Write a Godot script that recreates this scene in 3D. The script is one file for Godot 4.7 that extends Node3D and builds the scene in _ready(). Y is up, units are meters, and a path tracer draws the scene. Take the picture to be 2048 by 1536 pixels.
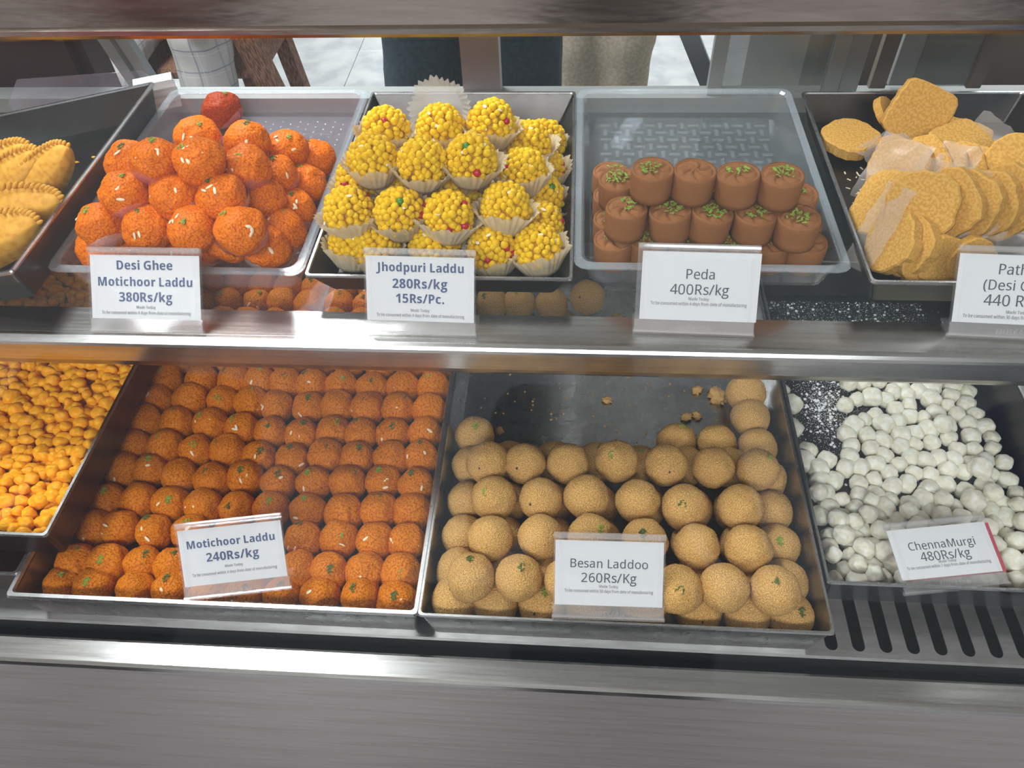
extends Node3D
# A sweet-shop display counter: upper glass shelf and lower deck with trays of sweets, price cards, staff behind it.

var rng := RandomNumberGenerator.new()
var taken := {}
var M := {}

# ------------------------------------------------------------------ naming and tagging
func numbered(called: String) -> String:
	if not taken.has(called):
		taken[called] = 0
		return called
	taken[called] += 1
	return "%s_%03d" % [called, taken[called]]

func tag(o: Node, label: String, category: String, group := "", kind := "") -> Node:
	if label != "": o.set_meta("label", label)
	if category != "": o.set_meta("category", category)
	if group != "": o.set_meta("group", group)
	if kind != "": o.set_meta("kind", kind)
	return o

func thing(called: String, label: String, category: String, at := Vector3.ZERO, group := "") -> Node3D:
	var o := Node3D.new()
	o.name = numbered(called)
	add_child(o)
	o.position = at
	tag(o, label, category, group)
	return o

func part(called: String, mesh: Mesh, m: Material, parent: Node, at := Vector3.ZERO) -> MeshInstance3D:
	var o := MeshInstance3D.new()
	o.mesh = mesh
	if m: o.material_override = m
	o.position = at
	if parent == self:
		o.name = numbered(called)
		add_child(o)
	else:
		var k := 0
		var n := called
		while parent.has_node(NodePath(n)):
			k += 1
			n = "%s_%03d" % [called, k]
		o.name = n
		parent.add_child(o)
	return o

func pieces(called: String, k: int) -> String:
	return called if k == 0 else "%s_%03d" % [called, k]

func nth(k: int) -> String:
	var w := ["first", "second", "third", "fourth", "fifth", "sixth", "seventh", "eighth", "ninth", "tenth", "eleventh", "twelfth", "thirteenth", "fourteenth", "fifteenth", "sixteenth"]
	return w[k] if k < w.size() else str(k + 1) + "th"

# ------------------------------------------------------------------ textures and materials
func noise_image(size: int, freq: float, kind: int, seed_: int, oct := 3) -> Image:
	var n := FastNoiseLite.new()
	n.noise_type = kind
	n.seed = seed_
	n.frequency = freq
	n.fractal_octaves = oct
	if kind == FastNoiseLite.TYPE_CELLULAR:
		n.cellular_return_type = FastNoiseLite.RETURN_DISTANCE
		n.cellular_jitter = 0.9
	return n.get_seamless_image(size, size, false, false, 0.15)

func tex(img: Image) -> ImageTexture:
	return ImageTexture.create_from_image(img)

func bump(img: Image, strength: float) -> ImageTexture:
	var b: Image = img.duplicate()
	b.convert(Image.FORMAT_RGBA8)
	b.bump_map_to_normal_map(strength)
	return tex(b)

func tinted(img: Image, stops: Array) -> ImageTexture:
	# stops: [[value, Color] ...] rising
	var w := img.get_width()
	var o := Image.create(w, w, false, Image.FORMAT_RGB8)
	for y in w:
		for x in w:
			var v := img.get_pixel(x, y).r
			var c: Color = stops[stops.size() - 1][1]
			if v <= stops[0][0]: c = stops[0][1]
			else:
				for k in stops.size() - 1:
					if v >= stops[k][0] and v <= stops[k + 1][0]:
						c = (stops[k][1] as Color).lerp(stops[k + 1][1], (v - stops[k][0]) / maxf(stops[k + 1][0] - stops[k][0], 0.0001))
						break
			o.set_pixel(x, y, c)
	return tex(o)

func mat(albedo: Color, rough := 0.7, metal := 0.0) -> StandardMaterial3D:
	var m := StandardMaterial3D.new()
	m.albedo_color = albedo
	m.roughness = rough
	m.metallic = metal
	return m

func c8(r: int, g: int, b: int) -> Color:
	return Color(r / 255.0, g / 255.0, b / 255.0)

func steel(albedo: Color, rough: float, streak: Vector3, amount := 0.25, bumpy := 0.15) -> StandardMaterial3D:
	var m := mat(albedo, rough, 1.0)
	m.uv1_triplanar = true
	m.uv1_world_triplanar = true
	m.uv1_scale = streak
	m.uv1_triplanar_sharpness = 6.0
	m.albedo_texture = T.smear
	m.roughness_texture = T.brush_rough
	if bumpy > 0.0:
		m.normal_enabled = true
		m.normal_texture = T.brush_normal
		m.normal_scale = bumpy
	return m

var T := {}

func make_materials():
	var br := noise_image(512, 0.02, FastNoiseLite.TYPE_SIMPLEX, 5, 3)
	T.brush_normal = bump(br, 2.0)
	T.brush_rough = tinted(br, [[0.2, Color(0.86, 0.86, 0.86)], [0.8, Color(1.0, 1.0, 1.0)]])
	T.smear = tinted(noise_image(512, 0.008, FastNoiseLite.TYPE_SIMPLEX, 9, 5), [[0.25, Color(0.94, 0.935, 0.93)], [0.55, Color(1, 1, 1)], [0.8, Color(0.97, 0.965, 0.965)]])
	M.rail = steel(c8(192, 190, 186), 0.24, Vector3(0.8, 26, 26), 0.3, 0.04)
	M.panel = steel(c8(192, 186, 184), 0.42, Vector3(0.6, 12, 12), 0.3, 0.05)
	M.tray = steel(c8(176, 176, 174), 0.30, Vector3(3, 3, 3), 0.3, 0.0)
	M.shaded_steel = steel(c8(86, 83, 80), 0.34, Vector3(3, 3, 3), 0.3, 0.0)  # tray steel again, with shade and dark reflections put into its colour
	M.top_rail = steel(c8(178, 166, 156), 0.26, Vector3(1.0, 10, 10), 0.3, 0.15)
	M.deck = steel(c8(182, 180, 178), 0.40, Vector3(3, 14, 14), 0.3, 0.05)
	M.post = mat(c8(176, 164, 162), 0.5, 0.8)
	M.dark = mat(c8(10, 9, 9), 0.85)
	M.alu = mat(c8(196, 204, 208), 0.38, 0.7)
	M.alu_old = mat(c8(150, 152, 148), 0.5, 0.5)
	M.alu_brown = mat(c8(118, 106, 94), 0.5, 0.5)
	var g := mat(Color(0.75, 0.78, 0.80, 0.012), 0.02)
	g.transparency = BaseMaterial3D.TRANSPARENCY_ALPHA
	g.metallic_specular = 0.3
	M.front_glass = g
	var sg := mat(Color(0.62, 0.72, 0.70, 0.02), 0.02)
	sg.transparency = BaseMaterial3D.TRANSPARENCY_ALPHA
	sg.metallic_specular = 0.15
	M.shelf_glass = sg
	var dg := mat(Color(0.46, 0.48, 0.46, 0.55), 0.16)
	dg.transparency = BaseMaterial3D.TRANSPARENCY_ALPHA
	M.door_glass = dg
	var pl := mat(Color(0.78, 0.82, 0.84, 0.06), 0.06)
	pl.transparency = BaseMaterial3D.TRANSPARENCY_ALPHA
	M.plastic = pl
	var plt := mat(Color(0.72, 0.68, 0.72, 0.16), 0.10)
	plt.transparency = BaseMaterial3D.TRANSPARENCY_ALPHA
	M.plastic_tinted = plt
	var pe := mat(Color(0.80, 0.84, 0.86, 0.18), 0.10)
	pe.transparency = BaseMaterial3D.TRANSPARENCY_ALPHA
	M.plastic_edge = pe
	var ac := mat(Color(0.86, 0.86, 0.86, 0.04), 0.05)
	ac.transparency = BaseMaterial3D.TRANSPARENCY_ALPHA
	ac.metallic_specular = 0.1
	M.acrylic = ac
	var ae := mat(Color(0.84, 0.82, 0.80, 0.16), 0.08)
	ae.transparency = BaseMaterial3D.TRANSPARENCY_ALPHA
	M.acrylic_edge = ae
	var film := mat(Color(0.84, 0.80, 0.80, 0.34), 0.18)
	film.transparency = BaseMaterial3D.TRANSPARENCY_ALPHA
	M.cellophane = film
	var fp := mat(Color(0.86, 0.52, 0.52, 0.40), 0.16)
	fp.transparency = BaseMaterial3D.TRANSPARENCY_ALPHA
	M.pink_film = fp
	var butter := mat(Color(0.84, 0.80, 0.76, 0.24), 0.24)
	butter.transparency = BaseMaterial3D.TRANSPARENCY_ALPHA
	butter.metallic_specular = 0.2
	M.butter_paper = butter
	M.card = mat(c8(210, 209, 207), 0.75)
	M.ink_blue = mat(c8(44, 62, 104), 0.8)
	M.ink_dark = mat(c8(52, 53, 66), 0.8)
	M.ink_grey = mat(c8(110, 108, 112), 0.8)
	M.red_paper = mat(c8(170, 30, 50), 0.7)

	# sweets
	var cell := noise_image(512, 0.055, FastNoiseLite.TYPE_CELLULAR, 3, 1)
	var cell_fine := noise_image(512, 0.11, FastNoiseLite.TYPE_CELLULAR, 8, 2)
	var soft := noise_image(512, 0.02, FastNoiseLite.TYPE_SIMPLEX, 12, 4)
	var grain := noise_image(512, 0.12, FastNoiseLite.TYPE_SIMPLEX, 21, 3)
	T.cell_n = bump(cell, 5.0)
	T.cellf_n = bump(cell_fine, 5.0)
	T.grain_n = bump(grain, 4.0)
	T.soft_n = bump(soft, 6.0)
	M.motichoor = sweet(tinted(cell, [[0.0, c8(226, 142, 22)], [0.35, c8(204, 114, 8)], [0.7, c8(156, 74, 2)]]), T.cell_n, 0.5, 0.55, 18.0)
	M.desi = sweet(tinted(cell, [[0.0, c8(242, 140, 6)], [0.35, c8(222, 112, 2)], [0.7, c8(178, 70, 0)]]), T.cell_n, 0.5, 0.5, 18.0)
	M.desi_dark = sweet(tinted(cell, [[0.0, c8(176, 70, 14)], [0.45, c8(152, 52, 8)], [0.8, c8(112, 34, 4)]]), T.cell_n, 0.5, 0.5, 18.0)
	M.besan = sweet(tinted(grain, [[0.25, c8(158, 110, 52)], [0.5, c8(198, 150, 80)], [0.7, c8(228, 190, 126)]]), T.grain_n, 1.0, 0.8, 11.0)
	M.bead = sweet(tinted(soft, [[0.2, c8(222, 168, 8)], [0.6, c8(232, 186, 16)], [0.8, c8(240, 202, 44)]]), T.soft_n, 0.3, 0.36, 20.0)
	M.bead.subsurf_scatter_enabled = true
	M.bead.subsurf_scatter_strength = 0.15
	M.bead_core = mat(c8(190, 138, 12), 0.7)
	M.bead_green = mat(c8(60, 120, 20), 0.4)
	M.bead_red = mat(c8(176, 16, 36), 0.35)
	M.peda = sweet(tinted(grain, [[0.2, c8(124, 78, 44)], [0.5, c8(140, 91, 53)], [0.75, c8(156, 107, 66)]]), T.grain_n, 0.35, 0.72, 16.0)
	M.pathisa = sweet(tinted(soft, [[0.25, c8(190, 140, 62)], [0.5, c8(202, 152, 72)], [0.75, c8(210, 163, 86)]]), T.grain_n, 0.6, 0.75, 22.0)
	M.chenna = sweet(tinted(soft, [[0.2, c8(222, 214, 188)], [0.5, c8(230, 225, 206)], [0.8, c8(238, 235, 222)]]), T.soft_n, 0.35, 0.62, 9.0)
	M.chenna.subsurf_scatter_enabled = true
	M.chenna.subsurf_scatter_strength = 0.1
	M.boondi = sweet(tinted(soft, [[0.2, c8(240, 150, 14)], [0.5, c8(248, 168, 26)], [0.8, c8(252, 186, 50)]]), T.soft_n, 0.35, 0.3, 16.0)
	M.boondi.subsurf_scatter_enabled = true
	M.boondi.subsurf_scatter_strength = 0.2
	M.gujiya = sweet(tinted(soft, [[0.2, c8(190, 130, 38)], [0.45, c8(206, 148, 50)], [0.75, c8(213, 159, 62)]]), T.grain_n, 0.3, 0.55, 12.0)
	M.seed = mat(c8(232, 214, 178), 0.6)
	M.pista = mat(c8(128, 152, 50), 0.7)
	M.pista_dark = mat(c8(84, 100, 40), 0.75)
	M.crumb = sweet(tinted(grain, [[0.2, c8(168, 122, 66)], [0.5, c8(196, 152, 92)], [0.75, c8(218, 182, 124)]]), T.grain_n, 0.8, 0.9, 22.0)
	M.powder = mat(c8(226, 226, 222), 0.9)
	var cup := mat(c8(224, 208, 172), 0.6)
	cup.transparency = BaseMaterial3D.TRANSPARENCY_ALPHA
	cup.albedo_color.a = 0.72
	cup.backlight_enabled = true
	cup.backlight = Color(0.5, 0.48, 0.42)
	M.cup = cup
	M.cup_clear = mat(Color(0.80, 0.81, 0.82, 0.6), 0.5)
	M.cup_clear.transparency = BaseMaterial3D.TRANSPARENCY_ALPHA
	M.cup_clear.backlight_enabled = true
	M.cup_clear.backlight = Color(0.5, 0.5, 0.5)
	# the room
	var tile_n := noise_image(512, 0.012, FastNoiseLite.TYPE_SIMPLEX, 31, 5)
	M.tile = mat(Color.WHITE, 0.35)
	M.tile.albedo_texture = tinted(tile_n, [[0.2, c8(196, 200, 202)], [0.5, c8(214, 217, 218)], [0.8, c8(224, 226, 226)]])
	M.tile.uv1_triplanar = true
	M.tile.uv1_world_triplanar = true
	M.tile.uv1_scale = Vector3(0.9, 0.9, 0.9)
	M.grout = mat(c8(150, 152, 152), 0.9)
	M.plaster = mat(c8(205, 202, 196), 0.9)
	M.ceiling = mat(c8(214, 212, 208), 0.9)
	M.paving = mat(c8(172, 167, 166), 0.85)
	M.wood = sweet(tinted(noise_image(512, 0.02, FastNoiseLite.TYPE_SIMPLEX, 40, 4), [[0.2, c8(74, 48, 34)], [0.5, c8(108, 76, 58)], [0.8, c8(132, 98, 78)]]), T.soft_n, 0.4, 0.6, 4.0)
	M.wood.uv1_scale = Vector3(14, 2.5, 14)
	M.maroon = mat(c8(62, 20, 20), 0.5)
	M.teal = cloth(c8(24, 46, 56))
	M.khaki = cloth(c8(176, 162, 140))
	M.dark_cloth = cloth(c8(40, 38, 42))
	M.red_cloth = cloth(c8(150, 28, 34))
	M.blue_cloth = cloth(c8(60, 90, 150))
	M.check = check_cloth()
	M.skin = mat(c8(120, 78, 56), 0.6)
	M.hair = mat(c8(24, 20, 18), 0.6)
	M.white = mat(c8(232, 232, 230), 0.8)

func sweet(t: Texture2D, n: Texture2D, ns: float, rough: float, scale_: float) -> StandardMaterial3D:
	var m := mat(Color.WHITE, rough)
	m.metallic_specular = 0.25
	m.albedo_texture = t
	m.normal_enabled = true
	m.normal_texture = n
	m.normal_scale = ns
	m.uv1_triplanar = true
	m.uv1_scale = Vector3.ONE * scale_
	return m

func cloth(col: Color) -> StandardMaterial3D:
	var m := mat(Color.WHITE, 0.9)
	m.albedo_texture = tinted(noise_image(256, 0.05, FastNoiseLite.TYPE_SIMPLEX, 50, 4), [[0.2, col.darkened(0.12)], [0.8, col.lightened(0.08)]])
	m.uv1_triplanar = true
	m.uv1_scale = Vector3.ONE * 5.0
	return m

func check_cloth() -> StandardMaterial3D:
	var im := Image.create(256, 256, false, Image.FORMAT_RGB8)
	im.fill(c8(176, 172, 168))
	for k in 4:
		im.fill_rect(Rect2i(k * 64, 0, 4, 256), c8(128, 130, 138))
		im.fill_rect(Rect2i(0, k * 64, 256, 4), c8(128, 130, 138))
		im.fill_rect(Rect2i(k * 64 + 14, 0, 2, 256), c8(196, 190, 184))
		im.fill_rect(Rect2i(0, k * 64 + 14, 256, 2), c8(196, 190, 184))
	var m := mat(Color.WHITE, 0.9)
	m.albedo_texture = tex(im)
	m.uv1_triplanar = true
	m.uv1_scale = Vector3.ONE * 4.0
	return m

# ------------------------------------------------------------------ mesh builders
func box_mesh(size: Vector3, bevel := 0.0) -> Mesh:
	if bevel <= 0.0:
		var b := BoxMesh.new()
		b.size = size
		return b
	# bevelled box: extruded chamfered rectangle along x with chamfered ends left square
	var hy := size.y / 2
	var hz := size.z / 2
	var p := PackedVector2Array([Vector2(-hz + bevel, hy), Vector2(hz - bevel, hy), Vector2(hz, hy - bevel), Vector2(hz, -hy + bevel), Vector2(hz - bevel, -hy), Vector2(-hz + bevel, -hy), Vector2(-hz, -hy + bevel), Vector2(-hz, hy - bevel)])
	return extrude_x(p, -size.x / 2, size.x / 2)

func tri(st: SurfaceTool, a: Vector3, b: Vector3, c: Vector3, out_: Vector3):
	# adds a triangle facing out_ (clockwise front faces)
	var n := (b - a).cross(c - a)
	if n.dot(out_) > 0:
		st.add_vertex(a); st.add_vertex(c); st.add_vertex(b)
	else:
		st.add_vertex(a); st.add_vertex(b); st.add_vertex(c)

func quad(st: SurfaceTool, a: Vector3, b: Vector3, c: Vector3, d: Vector3, out_: Vector3):
	tri(st, a, b, c, out_)
	tri(st, a, c, d, out_)

func new_st(smooth := false) -> SurfaceTool:
	var st := SurfaceTool.new()
	st.begin(Mesh.PRIMITIVE_TRIANGLES)
	st.set_smooth_group(0 if smooth else -1)
	return st

func done(st: SurfaceTool) -> ArrayMesh:
	st.generate_normals()
	return st.commit()

func extrude_x(profile: PackedVector2Array, x0: float, x1: float) -> ArrayMesh:
	# profile in (z, y); solid bar along x
	var st := new_st()
	var c := Vector2.ZERO
	for p in profile: c += p
	c /= profile.size()
	for k in profile.size():
		var p := profile[k]
		var q := profile[(k + 1) % profile.size()]
		var e := q - p
		var o := Vector2(e.y, -e.x)
		if not Geometry2D.is_point_in_polygon((p + q) / 2 - o.normalized() * 1e-5, profile): o = -o
		quad(st, Vector3(x0, p.y, p.x), Vector3(x1, p.y, p.x), Vector3(x1, q.y, q.x), Vector3(x0, q.y, q.x), Vector3(0, o.y, o.x))
	var t := Geometry2D.triangulate_polygon(profile)
	for k in range(0, t.size(), 3):
		for e in [[x0, Vector3.LEFT], [x1, Vector3.RIGHT]]:
			tri(st, Vector3(e[0], profile[t[k]].y, profile[t[k]].x), Vector3(e[0], profile[t[k + 1]].y, profile[t[k + 1]].x), Vector3(e[0], profile[t[k + 2]].y, profile[t[k + 2]].x), e[1])
	return done(st)

func prism_y(poly: PackedVector2Array, y0: float, y1: float, bevel := 0.0, bump_top := 0.0) -> ArrayMesh:
	# polygon in (x, z) raised from y0 to y1, top and bottom edge chamfered
	var st := new_st()
	var inner := poly
	if bevel > 0.0:
		var c := Vector2.ZERO
		for p in poly: c += p
		c /= poly.size()
		inner = PackedVector2Array()
		for p in poly: inner.append(p - (p - c).normalized() * bevel)
	var n := poly.size()
	var rings := []
	if bevel > 0.0:
		rings = [[inner, y0], [poly, y0 + bevel], [poly, y1 - bevel], [inner, y1]]
	else:
		rings = [[poly, y0], [poly, y1]]
	for r in rings.size() - 1:
		var A: PackedVector2Array = rings[r][0]
		var B: PackedVector2Array = rings[r + 1][0]
		for k in n:
			var j := (k + 1) % n
			var e := poly[j] - poly[k]
			var o := Vector2(e.y, -e.x)
			if not Geometry2D.is_point_in_polygon((poly[k] + poly[j]) / 2 - o.normalized() * 1e-5, poly): o = -o
			quad(st, Vector3(A[k].x, rings[r][1], A[k].y), Vector3(A[j].x, rings[r][1], A[j].y), Vector3(B[j].x, rings[r + 1][1], B[j].y), Vector3(B[k].x, rings[r + 1][1], B[k].y), Vector3(o.x, 0, o.y))
	var t := Geometry2D.triangulate_polygon(inner)
	for k in range(0, t.size(), 3):
		for e in [[y0, Vector3.DOWN], [y1, Vector3.UP]]:
			tri(st, Vector3(inner[t[k]].x, e[0], inner[t[k]].y), Vector3(inner[t[k + 1]].x, e[0], inner[t[k + 1]].y), Vector3(inner[t[k + 2]].x, e[0], inner[t[k + 2]].y), e[1])
	return done(st)

var ico_cache := {}
func ico(sub: int) -> Array:
	# [vertices, triangles] of a unit icosphere
	if ico_cache.has(sub): return ico_cache[sub]
	var t := (1.0 + sqrt(5.0)) / 2.0
	var v: Array = []
	for p in [[-1, t, 0], [1, t, 0], [-1, -t, 0], [1, -t, 0], [0, -1, t], [0, 1, t], [0, -1, -t], [0, 1, -t], [t, 0, -1], [t, 0, 1], [-t, 0, -1], [-t, 0, 1]]:
		v.append(Vector3(p[0], p[1], p[2]).normalized())
	var f: Array = [[0, 11, 5], [0, 5, 1], [0, 1, 7], [0, 7, 10], [0, 10, 11], [1, 5, 9], [5, 11, 4], [11, 10, 2], [10, 7, 6], [7, 1, 8], [3, 9, 4], [3, 4, 2], [3, 2, 6], [3, 6, 8], [3, 8, 9], [4, 9, 5], [2, 4, 11], [6, 2, 10], [8, 6, 7], [9, 8, 1]]
	for s in sub:
		var mid := {}
		var g := []
		for q in f:
			var e := []
			for k in 3:
				var a: int = q[k]
				var b: int = q[(k + 1) % 3]
				var key := Vector2i(mini(a, b), maxi(a, b))
				if not mid.has(key):
					mid[key] = v.size()
					v.append(((v[a] + v[b]) / 2).normalized())
				e.append(mid[key])
			g.append([q[0], e[0], e[2]])
			g.append([q[1], e[1], e[0]])
			g.append([q[2], e[2], e[1]])
			g.append([e[0], e[1], e[2]])
		f = g
	ico_cache[sub] = [v, f]
	return ico_cache[sub]

func indexed(verts: PackedVector3Array, idx: PackedInt32Array) -> ArrayMesh:
	# smooth mesh from shared vertices; idx counter-clockwise seen from outside, turned here to clockwise
	var nor := PackedVector3Array()
	nor.resize(verts.size())
	for k in range(0, idx.size(), 3):
		var a := verts[idx[k]]
		var n := (verts[idx[k + 1]] - a).cross(verts[idx[k + 2]] - a)
		for j in 3: nor[idx[k + j]] += n
	for k in nor.size(): nor[k] = nor[k].normalized()
	for k in range(0, idx.size(), 3):
		var s := idx[k + 1]
		idx[k + 1] = idx[k + 2]
		idx[k + 2] = s
	var ar := []
	ar.resize(Mesh.ARRAY_MAX)
	ar[Mesh.ARRAY_VERTEX] = verts
	ar[Mesh.ARRAY_NORMAL] = nor
	ar[Mesh.ARRAY_INDEX] = idx
	var m := ArrayMesh.new()
	m.add_surface_from_arrays(Mesh.PRIMITIVE_TRIANGLES, ar)
	return m

func lump(radius: Vector3, sub: int, amp: float, freq: float, seed_: int, boxy := 0.0, fine := 0.0, fine_freq := 0.0, cells := false) -> ArrayMesh:
	# a lumpy ball; boxy pulls it towards a rounded cube
	var n := FastNoiseLite.new()
	n.seed = seed_
	n.frequency = freq
	n.fractal_octaves = 2
	var n2 := FastNoiseLite.new()
	n2.seed = seed_ + 77
	n2.frequency = fine_freq
	if cells:
		n2.noise_type = FastNoiseLite.TYPE_CELLULAR
		n2.cellular_return_type = FastNoiseLite.RETURN_DISTANCE
		n2.fractal_octaves = 1
		n2.fractal_type = FastNoiseLite.FRACTAL_NONE
	var s: Array = ico(sub)
	var vs := PackedVector3Array()
	for p: Vector3 in s[0]:
		var q := p
		if boxy > 0.0:
			var m := maxf(absf(p.x), maxf(absf(p.y), absf(p.z)))
			q = p.lerp(p / m * 0.82, boxy)
		q *= 1.0 + amp * n.get_noise_3dv(p * 10.0)
		if fine > 0.0: q *= 1.0 - (fine if cells else -fine) * n2.get_noise_3dv(p * 10.0)
		vs.append(q * radius)
	var ix := PackedInt32Array()
	for q in s[1]: ix.append_array(PackedInt32Array([q[0], q[1], q[2]]))
	return indexed(vs, ix)

func grid_surface(nu: int, nv: int, f: Callable, closed_u := false) -> ArrayMesh:
	# f(i, j) -> Vector3 over (nu+1) x (nv+1)
	var vs := PackedVector3Array()
	for j in nv + 1:
		for i in nu + 1: vs.append(f.call(float(i) / nu, float(j) / nv))
	var ix := PackedInt32Array()
	for j in nv:
		for i in nu:
			var a := j * (nu + 1) + i
			ix.append_array(PackedInt32Array([a, a + 1, a + nu + 2, a, a + nu + 2, a + nu + 1]))
	if closed_u:
		for k in ix.size():
			if ix[k] % (nu + 1) == nu: ix[k] -= nu
	return indexed(vs, ix)

func rounded_rect(hx: float, hz: float, r: float, seg := 4) -> PackedVector2Array:
	var o := PackedVector2Array()
	for c in [[1, 1, 0], [-1, 1, 1], [-1, -1, 2], [1, -1, 3]]:
		for k in seg + 1:
			var a: float = (c[2] + float(k) / seg) * PI / 2
			o.append(Vector2(c[0] * (hx - r) + cos(a) * r, c[1] * (hz - r) + sin(a) * r))
	return o

func loft(rings: Array, cap_first := false, cap_last := false) -> ArrayMesh:
	# rings: arrays of Vector3 of equal length, closed; flat-shaded between rings but smooth round corners is not needed
	var st := new_st()
	var mid := Vector3.ZERO
	for r in rings.size() - 1:
		var A: PackedVector3Array = rings[r]
		var B: PackedVector3Array = rings[r + 1]
		var n := A.size()
		for k in n:
			var j := (k + 1) % n
			st.add_vertex(A[k]); st.add_vertex(B[k]); st.add_vertex(B[j])
			st.add_vertex(A[k]); st.add_vertex(B[j]); st.add_vertex(A[j])
	for e in [[cap_first, 0], [cap_last, rings.size() - 1]]:
		if e[0]:
			var A: PackedVector3Array = rings[e[1]]
			var c := Vector3.ZERO
			for p in A: c += p
			c /= A.size()
			for k in A.size():
				st.add_vertex(c); st.add_vertex(A[k]); st.add_vertex(A[(k + 1) % A.size()])
	return done(st)

func ring3(p: PackedVector2Array, y: float) -> PackedVector3Array:
	var o := PackedVector3Array()
	for q in p: o.append(Vector3(q.x, y, q.y))
	return o

# A tray at the origin: rim outer half sizes hx, hz at height h, tapering inwards by tp to its base; wall thickness w.
func tray_mesh(hx: float, hz: float, h: float, tp: float, w: float, r: float) -> ArrayMesh:
	var seg := 3
	return loft([
		ring3(rounded_rect(hx - tp - w, hz - tp - w, maxf(r - w, 0.0015), seg), w),
		ring3(rounded_rect(hx - w, hz - w, maxf(r - w, 0.0015), seg), h),
		ring3(rounded_rect(hx, hz, r, seg), h),
		ring3(rounded_rect(hx - tp, hz - tp, r, seg), 0.0)], true, true)

func rim_mesh(hx: float, hz: float, r: float, wide: float, thick: float, y: float) -> ArrayMesh:
	return loft([
		ring3(rounded_rect(hx - wide * 0.35, hz - wide * 0.35, r, 3), y - thick / 2),
		ring3(rounded_rect(hx - wide * 0.5, hz - wide * 0.5, r, 3), y),
		ring3(rounded_rect(hx - wide * 0.3, hz - wide * 0.3, r, 3), y + thick / 2),
		ring3(rounded_rect(hx + wide * 0.3, hz + wide * 0.3, r, 3), y + thick / 2),
		ring3(rounded_rect(hx + wide * 0.5, hz + wide * 0.5, r, 3), y),
		ring3(rounded_rect(hx + wide * 0.35, hz + wide * 0.35, r, 3), y - thick / 2),
		ring3(rounded_rect(hx - wide * 0.35, hz - wide * 0.35, r, 3), y - thick / 2)])

func steel_tray(called: String, label: String, x0: float, x1: float, zf: float, zb: float, y0: float, h: float, tp: float, m: Material, lip := 0.004) -> Node3D:
	var o := thing(called, label, "tray", Vector3((x0 + x1) / 2, y0, (zf + zb) / 2))
	var hx := (x1 - x0) / 2
	var hz := absf(zf - zb) / 2
	part("pan", tray_mesh(hx, hz, h, tp, 0.0016, 0.004), m, o)
	part("rim", rim_mesh(hx, hz, 0.004, lip, lip * 0.9, h), M.tray, o)
	return o

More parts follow.
